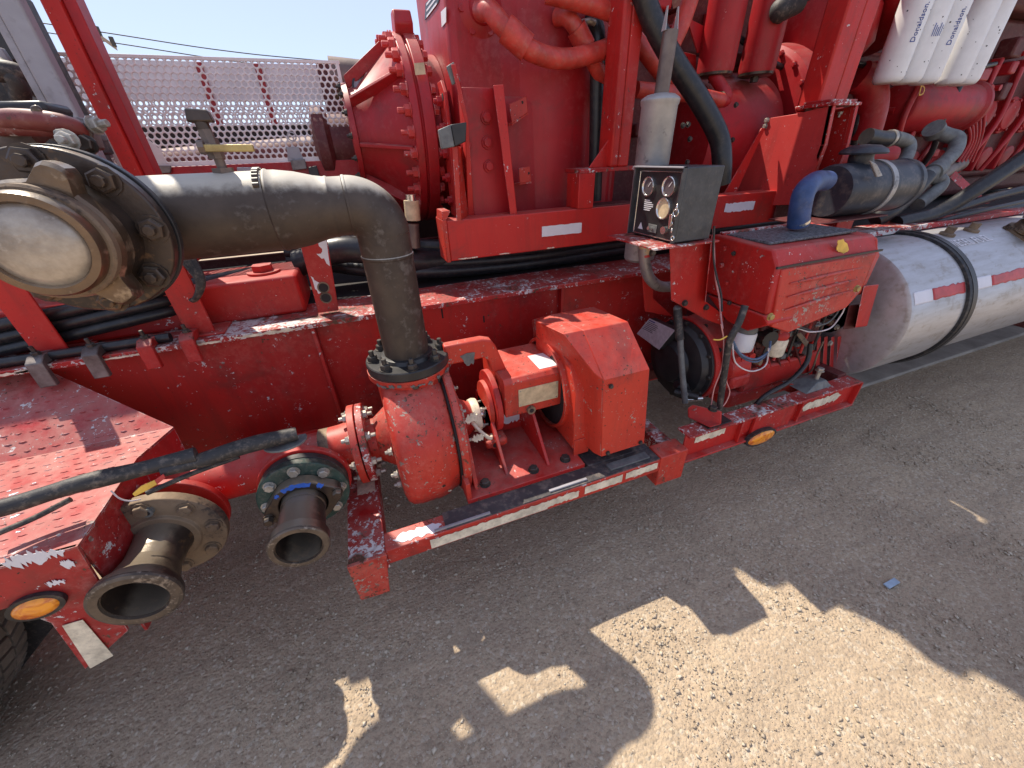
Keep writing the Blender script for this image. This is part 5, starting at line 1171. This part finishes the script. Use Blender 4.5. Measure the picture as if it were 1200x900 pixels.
# air cleaner
ac = thing('air_cleaner', 'dusty black air cleaner canister with mushroom intake cap', 'air cleaner', P(1005, 220, 1.25))
A_ = P(968, 228, 1.22); B_ = P(1052, 214, 1.22); A_.z = B_.z = (A_.z + B_.z) / 2
L_ = (B_ - A_).length
lathe('canister', A_, B_ - A_, [(0, .05), (.0, .098), (.012, .104), (L_ * .55, .108), (L_ * .56, .112), (L_ * .6, .112), (L_ * .61, .105), (L_ * .93, .105), (L_ * .94, .110), (L_, .108), (L_ + .01, .09)], CANM, ac, 56)
lathe('strap', A_.lerp(B_, .50), B_ - A_, [(0, .109), (0, .1125), (.03, .1125), (.03, .109)], GALV, ac, 56)
c = A_.lerp(B_, .38); nk = P(1012, 178, 1.22)
tube('intake_neck', [Vector((c.x + .02, 1.22, c.z + .05)), Vector((nk.x, 1.22, nk.z - .03)), Vector((nk.x, 1.22, nk.z))], .043, CANM, ac, 24)
lathe('intake_cap', Vector((nk.x, 1.22, nk.z - .008)), (0, 0, 1), [(0, .05), (.0, .082), (.006, .085), (.018, .078), (.032, .05), (.036, 0)], CANM, ac, 40, 0, 50)
pp('latch', [(1020, 188), (1028, 192), (1035, 206), (1028, 208)], 1.10, .01, GALV, ac)
hexa('mount_foot', [P(1000, 245, 1.2), P(1022, 243, 1.2), P(1026, 252, 1.2), P(994, 255, 1.2)], [P(1000, 245, 1.26), P(1022, 243, 1.26), P(1026, 252, 1.26), P(994, 255, 1.26)], BLKM, ac, .003)
sh = thing('filter_shelf', 'thin dark shelf on a red leg under the air cleaner', 'shelf', P(990, 257, 1.2))
z_ = P(990, 256, 1.15).z; box('shelf', P(945, 258, 1.15).x, P(1030, 255, 1.15).x, 1.12, 1.32, z_ - .006, z_, DKRED, sh, .001)
box('leg', P(975, 265, 1.22).x, P(993, 265, 1.22).x, 1.20, 1.26, z_ - .14, z_ - .006, RED, sh, .003)
hose('intake_hose', 'bent blue silicone hose from the air cleaner down to the engine cover', [(968, 212, 1.16), (955, 213, 1.10), (943, 224, 1.06), (938, 242, 1.05), (935, 264, 1.05)], .036, BLUE, 24)
tube('clamp', [P(936, 258, 1.05), P(936, 261, 1.05)], .0375, CHROME, bpy.data.objects['intake_hose'], 24)
# grey elbows with black hoses
e1 = hose('elbow_pipe', 'smaller weathered grey pipe elbow above the air cleaner', [(1030, 163, 1.45), (1050, 162, 1.45), (1064, 168, 1.45), (1063, 182, 1.42), (1050, 202, 1.38)], .030, CASTG, cat='pipe elbow')
tube('rubber_cuff', [P(1015, 160, 1.46), P(1032, 163, 1.45), P(1046, 162, 1.45)], .036, HOSE, e1, 18); tube('hose_clip', [P(1040, 162.5, 1.45), P(1043, 162.4, 1.45)], .039, BOLTG, e1, 18)
e2 = hose('elbow_pipe', 'larger grey cast pipe elbow right of the air cleaner', [(1096, 153, 1.5), (1108, 158, 1.46), (1121, 163, 1.42), (1118, 178, 1.38), (1100, 196, 1.34), (1084, 208, 1.32)], .034, CASTG, cat='pipe elbow')
tube('collar', [P(1100, 197, 1.34), P(1092, 203, 1.33)], .044, CASTG, e2, 18); tube('flange', [P(1094, 150, 1.5), P(1096, 156, 1.5)], .046, CASTG, e2, 18); tube('branch', [P(1088, 206, 1.33), P(1102, 212, 1.32), P(1098, 222, 1.30), P(1075, 240, 1.28)], .032, CASTG, e2, 16)
hl = [('heavy black hose slanting from the grey elbow towards the tank', [(1085, 207, 1.32), (1068, 226, 1.3), (1045, 246, 1.28), (1025, 258, 1.3)], .040), ('thick black hose rising to the right edge above the tank', [(1050, 262, 1.25), (1100, 248, 1.2), (1150, 218, 1.15), (1210, 178, 1.12)], .036), ('second black hose fanning out above the tank', [(1040, 264, 1.3), (1110, 248, 1.28), (1160, 232, 1.25), (1215, 218, 1.2)], .024), ('third black hose lying low above the tank', [(1060, 262, 1.3), (1120, 252, 1.28), (1170, 246, 1.25), (1220, 238, 1.2)], .026), ('thin black line resting on the tank top rail', [(1090, 262, 1.2), (1150, 247, 1.15), (1200, 236, 1.12)], .012)]
for l, pix, r_ in hl: hose('black_hose', l, pix, r_, HOSE, 14)
bx_ = thing('red_strut', 'short faded red strut leaning between grey elbow and black hoses', 'strut', P(1110, 225, 1.4))
hexa('bar', [P(1112, 208, 1.4), P(1120, 200, 1.4), P(1160, 238, 1.3), P(1148, 240, 1.3)], [P(1112, 208, 1.46), P(1120, 200, 1.46), P(1160, 238, 1.36), P(1148, 240, 1.36)], CHIP, bx_, .003)

# ------------------------------------------------------------------ fuel tank
ft = thing('fuel_tank', 'large round aluminium fuel tank with black straps and red white tape', 'fuel tank', (3.4, 1.105, .46))
TX, TY, TZ, TRd = 2.06, 1.105, .781, .32
lathe('shell', (TX, TY, TZ), (1, 0, 0), [(.0, TRd - .02), (.006, TRd - .004), (.014, TRd), (4.3, TRd), (4.3, .1)], ALU, ft, 128, 0, 30)
lathe('end_plate', (TX + .004, TY, TZ), (-1, 0, 0), [(-.01, TRd - .012), (0, TRd - .014), (.002, TRd - .03), (.004, .1), (.004, 0)], ALUC, ft, 96, 0, 40)
for x in (2.44, 4.1, 5.6):
    sp_ = lathe('strap', (x, TY, TZ), (1, 0, 0), [(0, TRd), (0, TRd + .012), (.012, TRd + .016), (.050, TRd + .016), (.062, TRd + .012), (.062, TRd)], RUB, ft, 96)
    lathe('strap_band', (x + .014, TY, TZ), (1, 0, 0), [(0, TRd + .0155), (0, TRd + .018), (.034, TRd + .018), (.034, TRd + .0155)], GREY if False else BLKM, ft, 96)
def tape(x0, x1, a0, a1, mat, seed, name='tape'):
    rr = random.Random(seed); n = 8; m_ = 14; v = []; f = []
    for i in range(m_ + 1):
        x = x0 + (x1 - x0) * i / m_
        lo_, hi_ = a0 + (rr.uniform(0, 1.2) if mat is RTAPE else 0), a1
        hi_ -= rr.uniform(0, 1.8) if mat is RTAPE else rr.uniform(0, .3)
        if i in (0, m_): hi_ -= .2
        for j in range(n + 1):
            a = R_(lo_ + (hi_ - lo_) * j / n); v.append((x, TY - math.cos(a) * (TRd + .0012), TZ + math.sin(a) * (TRd + .0012)))
    for i in range(m_):
        for j in range(n): k_ = i * (n + 1) + j; f.append((k_, k_ + 1, k_ + n + 2, k_ + n + 1))
    o = mk(name, v, f, mat, ft); md = o.modifiers.new('thickness', 'SOLIDIFY'); md.thickness = .0008; return o
TA0, TA1 = 23, 33
for x0, x1, m_ in ((2.075, 2.20, 'w'), (2.202, 2.435, 'r'), (2.51, 2.64, 'w'), (2.642, 2.95, 'r'), (2.95, 3.10, 'w'), (3.10, 3.4, 'r'), (3.4, 3.55, 'w')):
    tape(x0, x1, TA0, TA1, PAPER if m_ == 'w' else RTAPE, int(x0 * 100), 'white_tape' if m_ == 'w' else 'red_tape')
# stencilled words on the upper side
a = R_(64); nrm_ = Vector((0, -math.cos(a), math.sin(a))); upv = Vector((0, math.sin(a), math.cos(a)))
text('stencil', 'DIESEL FUEL', Vector((2.50, TY, TZ)) + nrm_ * (TRd + .002) - upv * .01, (1, 0, 0), upv, .062, PAPER, ft, .0005)
# filler neck and fittings
a = R_(62); fc_ = Vector((3.12, TY - math.cos(a) * TRd, TZ + math.sin(a) * TRd)); fn = Vector((0, -math.cos(a), math.sin(a)))
lathe('filler_neck', fc_ - fn * .02, fn, [(0, .09), (.03, .085), (.035, .07), (.06, .07)], TANF, ft, 32); lathe('filler_cap', fc_ + fn * .045, fn + Vector((.3, 0, 0)), [(0, .075), (.02, .08), (.035, .08), (.045, .06)], ALU, ft, 32)
for k in range(3): bolt(ft, fc_ + Vector((-.09 + .02 * k, -.05 + .05 * k, .02 + .0 * k)), fn, .022, TANF)
for x in (2.62, 2.82): lathe('top_fitting', (x, TY - .06, TZ + TRd - .012), (0, -.2, 1), [(0, .03), (.015, .03), (.02, .018), (.045, .018)], TANF, ft, 16)
o = box('tank_rail', 1.95, 6.3, 1.16, 1.30, 1.10, 1.125, CHIP, None, .004); tag(o, 'faded red rail running along above the fuel tank', 'rail')
cr = thing('tank_cradle', 'dark red cradle foot under the far side of the fuel tank', 'cradle', (3.6, 1.1, .3))
for x in (4.1, 5.6): ext('cradle', [(x, .85, .52), (x, .95, .43), (x, 1.3, .42), (x, 1.42, .43), (x, 1.42, .36), (x, .80, .36), (x, .80, .50)], (.06, 0, 0), DKRED, cr, .003)
# ------------------------------------------------------------------ perforated guards
def perforated(name, x0, x1, y, z0, z1, pitch, hr, mat, par, slant=0):
    """sheet with real round holes in a staggered grid"""
    v = []; f = []; n = 12; ry = pitch * math.sqrt(3) / 2
    nx = int((x1 - x0) / pitch); nz = int((z1 - z0) / ry)
    for j in range(nz):
        for i in range(nx):
            cx_ = x0 + (i + .5 + (.5 if j % 2 else 0)) * pitch; cz_ = z0 + (j + .5) * ry
            b = len(v)
            for k in range(n):
                a = 2 * math.pi * k / n + math.pi / 2; c_, s_ = math.cos(a), math.sin(a)
                v.append((cx_ + c_ * hr, y, cz_ + s_ * hr))
            for k in range(n):
                a = 2 * math.pi * k / n + math.pi / 2
                m_ = (a - math.pi / 2) % (math.pi / 3); R0 = (pitch / 2) / math.cos(m_ - math.pi / 6)
                v.append((cx_ + math.cos(a) * R0, y, cz_ + math.sin(a) * R0))
            for k in range(n): q_ = (k + 1) % n; f.append((b + k, b + q_, b + n + q_, b + n + k))
    me_ = mk(name, v, f, mat, par, fix=False)
    bm = bmesh.new(); bm.from_mesh(me_.data); bmesh.ops.remove_doubles(bm, verts=bm.verts, dist=.0004); bm.to_mesh(me_.data); bm.free()
    md = me_.modifiers.new('thickness', 'SOLIDIFY'); md.thickness = .003; md.offset = 1
    return me_
GY = 2.10
pg = thing('perforated_guard', 'near perforated metal guard with faded pink paint and round holes', 'guard', (-.4, GY, 1.5), 'perforated guards')
perforated('sheet', -1.25, .062, GY, 1.516, 1.838, .0232, .0088, PINKG, pg)
box('top_edge', -1.25, .076, GY - .002, GY + .006, 1.836, 1.846, PINKG, pg, .001)
box('bottom_edge', -1.25, .083, GY - .002, GY + .005, 1.500, 1.520, PINKG, pg, .001)
box('end_edge', .060, .072, GY - .002, GY + .005, 1.518, 1.838, PINKG, pg, .001)
ext('bare_end', [(-.80, GY - .004, 1.50), (-.645, GY - .004, 1.50), (-.645, GY - .004, 1.56), (-.70, GY - .004, 1.64), (-.80, GY - .004, 1.66)], (0, .002, 0), PINKG, pg, 0)
g2 = thing('perforated_guard', 'farther perforated metal guard seen through the near one', 'guard', (-.4, 2.75, 1.5), 'perforated guards')
perforated('sheet', -1.8, .35, 2.95, 1.62, 1.81, .0232, .0086, PINKG, g2)
box('top_edge', -1.8, .36, 2.947, 2.957, 1.80, 1.965, PINKG, g2, .001); box('bottom_edge', -1.8, .36, 2.947, 2.957, 1.61, 1.625, PINKG, g2, .001)
for x in (-.60, -.33): box('stay', x, x + .03, 2.93, 2.946, 1.4, 1.96, CRIM, g2, .001)
gr = thing('guard_rail', 'dark red plate rail under the perforated guard with two latches', 'rail', (-.3, 1.9, 1.4))
box('rail', -1.3, .13, 2.085, 2.11, 1.36, 1.504, CRIM, gr, .003)
box('rail_top', -1.3, .13, 2.05, 2.084, 1.355, 1.362, CRIM, gr, .001)
pp('latch', [(340, 188), (357, 186), (360, 198), (343, 200)], 2.07, .012, CLAMPG, gr); pp('latch_handle', [(361, 196), (371, 194), (376, 211), (364, 213)], 2.06, .015, BLKM, gr)
pp('latch', [(184, 194), (200, 194), (200, 203), (186, 204)], 2.07, .012, CLAMPG, gr); pp('grey_strip', [(277, 196), (305, 196), (306, 201), (278, 202)], 2.07, .01, GREY, gr)
lathe('guard_ring', P(342, 160, 2.08), (0, -1, 0), [(0, .018), (.004, .018), (.004, .013), (0, .013)], GREY, pg, 16)
patch('latch_shield', [(335, 172), (350, 172), (356, 188), (338, 189)], 2.093, GREY, pg, seed=14, jit=.5)
# guarded machinery behind: driveline and far red wall
dl = thing('drive_line', 'dark red drive shaft housing behind the perforated guard', 'drive shaft', (-.3, 2.35, 1.5))
cyl('shaft', (-1.3, 2.45, 1.46), (.06, 2.3, 1.53), .085, DKRED, dl, 28)
lathe('joint', (-.10, 2.2, 1.56), (1, 0, 0), [(0, .09), (.02, .15), (.06, .15), (.08, .12), (.16, .12)], DKRED, dl, 32)
for k in range(4): box('brace', -1.0 + k * .31, -.95 + k * .31, 2.7, 2.74, 1.05, 1.5, CRIM, dl, .002)
fw = thing('far_panel', 'dark red side panel on the far side of the trailer', 'panel', (-.5, 2.95, 1.0))
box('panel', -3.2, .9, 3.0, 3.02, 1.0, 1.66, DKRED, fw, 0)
box('shade_backing', -1.6, .25, 2.42, 2.43, 1.1, 1.655, DEEP, fw, 0)  # added near-black sheet that paints the lower guard holes dark
box('shade_backing_right', -.02, .5, 2.80, 2.85, 1.2, 1.95, DKRED, fw, 0)  # added dark panel that darkens the guard holes at the right
o = cyl('dark_duct', P(388, 92, 2.5), P(470, 100, 2.5), .085, EXH, None, 28); tag(o, 'dull brown round duct above the far end of the perforated guard', 'duct')
lp = thing('round_lamp', 'small round clear lamp with black rim beside the bell housing', 'lamp', P(428, 103, 2.2))
lathe('rim', P(428, 106, 2.1), (.2, -1, .3), [(0, .05), (.02, .055), (.022, .048), (0, .047)], BLKM, lp, 28); cyl('lens', P(428, 106, 2.1), P(428, 106, 2.1) + Vector((.003, -.017, .005)), .047, GREY, lp, 24)
# ------------------------------------------------------------------ uprights at far left
ub = thing('corner_beam', 'faded grey upright beam at the upper left corner', 'beam', (-.75, 1.66, 1.0), 'left upright beams')
a_ = P(66, 138, 1.62).x; b_ = P(93, 138, 1.62).x
box('front', a_ - .003, b_, 1.62, 1.66, 1.30, 3.3, GREY, ub, .005); box('edge', a_ - .022, a_ - .003, 1.625, 1.66, 1.30, 3.3, GREY, ub, .003)
ur = thing('corner_beam', 'dark red upright channel beam right of the grey beam', 'beam', (-.63, 1.74, 1.0), 'left upright beams')
a_ = P(142, 190, 1.72).x; m_ = P(151, 190, 1.72).x; b_ = P(160, 200, 1.72).x
a2 = P(48, 0, 1.72).x
box('front', a2 - .004, a2 + .038, 1.72, 1.80, 1.20, 3.3, RED, ur, .004); box('return', a2 + .038, a2 + .068, 1.735, 1.80, 1.20, 3.3, CRIM, ur, .004)
# dark machinery in the corner
mc = thing('radiator_machinery', 'dark sooty machinery with hoses behind the grey beam at the top left', 'machinery', (-1.1, 1.9, 1.4))
box('core', -1.9, -.80, 2.0, 2.08, 1.35, 1.97, SOOTG, mc, .01)
rr = random.Random(9)
for k in range(26):
    x = rr.uniform(-1.25, -.80); z = rr.uniform(1.5, 1.86); box('fitting', x, x + rr.uniform(.02, .10), 1.92, 2.0, z, z + rr.uniform(.02, .12), rr.choice((SOOTG, BLKM, CASTG, OLDH)), mc, .006)
tube('hose', [P(-15, 82, 1.75), P(15, 85, 1.75), P(30, 92, 1.78), P(45, 105, 1.85)], .026, OLDH, mc, 16); tube('hose', [P(-10, 70, 1.8), P(10, 85, 1.75), P(22, 100, 1.75), P(24, 115, 1.78)], .022, OLDH, mc, 16)
tube('hose', [P(8, -10, 1.85), P(20, 30, 1.85), P(35, 75, 1.87), P(48, 110, 1.88)], .022, HOSE, mc, 16)
pp('panel_part', [(0, 55), (14, 75), (0, 80), (-10, 75)], 1.85, .02, GREY, mc); pp('panel_part', [(18, 56), (28, 60), (33, 72), (22, 68)], 1.87, .02, CASTG, mc)
# crossing pipework above the big union
DKR2 = paint('dusty_old_red', (.26, .05, .04), (.16, .03, .025), (.42, .22, .18), .7, dust=.7, edge=False)
jn = thing('clamp_joint', 'faded red segmented clamp joint with wing nut above the big steel union', 'clamp', P(60, 150, 1.25))
tube('clamp_arc', [P(-20, 141, 1.18), P(20, 140, 1.16), P(60, 143, 1.15), P(88, 150, 1.17), P(94, 158, 1.20)], [.014, .018, .018, .018, .012], DKR2, jn, 14)
tube('clamp_arc', [P(-20, 150, 1.19), P(20, 149, 1.17), P(60, 151, 1.16), P(86, 157, 1.18)], .015, DKR2, jn, 14)
lathe('lower_ring', P(10, 178, 1.32), (0, 0, 1), [(0, .16), (.03, .165), (.06, .16)], EXH, jn, 56, .004)
box('red_block', P(20, 170, 1.2).x, P(75, 168, 1.2).x, 1.2, 1.28, P(50, 172, 1.2).z, P(50, 150, 1.2).z, DKRED, jn, .02)
pp('dark_top', [(-10, 118), (48, 117), (55, 127), (56, 136), (-10, 137)], 1.22, .10, BLKM, jn, .008)
pp('wing', [(33, 124), (42, 122), (49, 131), (47, 138), (36, 136)], 1.14, .012, CAPM, jn, .004)
hexa('jaw', [P(60, 152, 1.10), P(78, 150, 1.10), P(84, 160, 1.10), P(68, 166, 1.10)], [P(60, 152, 1.14), P(78, 150, 1.14), P(84, 160, 1.14), P(68, 166, 1.14)], CASTG, jn, .006)
bolt(jn, P(80, 164, 1.09), (0, -1, 0), .014, BOLTG, stud=1); cyl('pin', P(86, 150, 1.16), P(112, 146, 1.2), .010, CLAMPG, jn, 10); bolt(jn, P(110, 147, 1.18), (.9, -.4, .1), .014, BOLTG, stud=1.2); cyl('tie_rod', P(100, 140, 1.2), P(100, 160, 1.2), .012, CLAMPG, jn, 10)
for q_ in ((90, 172), (102, 170), (70, 175)): bolt(jn, P(*q_, 1.16), (0, -1, .2), .015, DISC)
# pipe stub and white gadget behind the vertical pipe
vs_ = thing('drain_fitting', 'small stained fitting stack behind the discharge elbow', 'fitting', P(483, 245, 1.7))
cyl('body', P(484, 258, 1.7), P(482, 235, 1.7), .030, YELT, vs_, 18); cyl('neck', P(486, 290, 1.7), P(484, 262, 1.7), .024, EXH, vs_, 14); cyl('cap', P(482, 236, 1.7), P(481, 228, 1.7), .02, CHROME, vs_, 14)
# black hoses in the gap between frame and cradle
gl = ['broad black hose in the gap above the frame', 'second black hose in the gap above the frame', 'third black hose in the gap above the frame', 'lowest black hose in the gap above the frame']
for k in range(4):
    z = FZ + .03 + .032 * k; o = tube('gap_hose', [(-.30, 1.9, z + .10), (.1, 1.72 + .03 * k, z + .04), (.6, 1.72, z), (1.3, 1.70, z + .01), (2.4, 1.72, z + .02)], .030, HOSE, None, 14); tag(o, gl[k], 'hose', 'black hoses in the frame gap')
o = tube('gap_hose', [(-.25, 1.75, FZ + .14), (-.05, 1.70, FZ + .18), (.2, 1.72, FZ + .10), (.5, 1.8, FZ + .08)], .05, HOSE, None, 18); tag(o, 'fat black hose looping behind the vertical discharge pipe', 'hose')
gp = box('shade_floor', -1.5, 6.4, 1.66, 2.62, 1.0, 1.012, DEEP, None, 0); tag(gp, 'added black plate painted as the shade inside the trailer frame', 'floor plate')  # near-black plate added in place of the shade in the gap
gw = box('shade_wall', .15, 6.4, 2.72, 2.75, .95, 1.9, DEEP, None, 0); tag(gw, 'added black plate painted as the shade behind the transmission', 'panel')  # near-black plate added in place of the shade behind the machinery
ip = box('litter_strip', *(lambda a: (a.x, a.x + .06, a.y - .01, a.y + .01, GZ + .002, GZ + .008))(P(1038, 688, Z=GZ)), plain('pale_blue_plastic', (.35, .45, .55), .4), None, .001); tag(ip, 'pale blue plastic scrap lying on the shaded gravel', 'litter')
# ------------------------------------------------------------------ added blocker on the tall posts, out of view above, shading the yard
sc = thing('shade_caster', 'added unseen red box on the upright posts, shaped to shade the yard', 'light_blocker', (3.0, 1.75, 2.4))
box('housing', .66, 6.4, 1.60, 1.90, 2.62, 3.42, CRIM, sc, .01)  # unseen box added to cast shade over the yard at right
for a_, b_ in ((.66, 1.36), (1.50, 1.70), (1.78, 6.4)): box('shade_skirt', a_, b_, 1.602, 1.898, 2.40, 2.617, CRIM, sc, .004)  # gaps left so small spots of sun reach the ground
for z_, w_, h_ in ((2.66, .10, .10), (2.92, .06, .16), (3.20, .12, .08)): box('shade_step', .66 - w_, .657, 1.68, 1.82, z_, z_ + h_, CRIM, sc, .01)  # added steps that make the edge of the cast shadow jagged
for k in range(14): box('blocker_slat', .72 + k * .40, 1.06 + k * .40, 1.588, 1.60, 2.66, 3.36, DKRED, sc, .003)
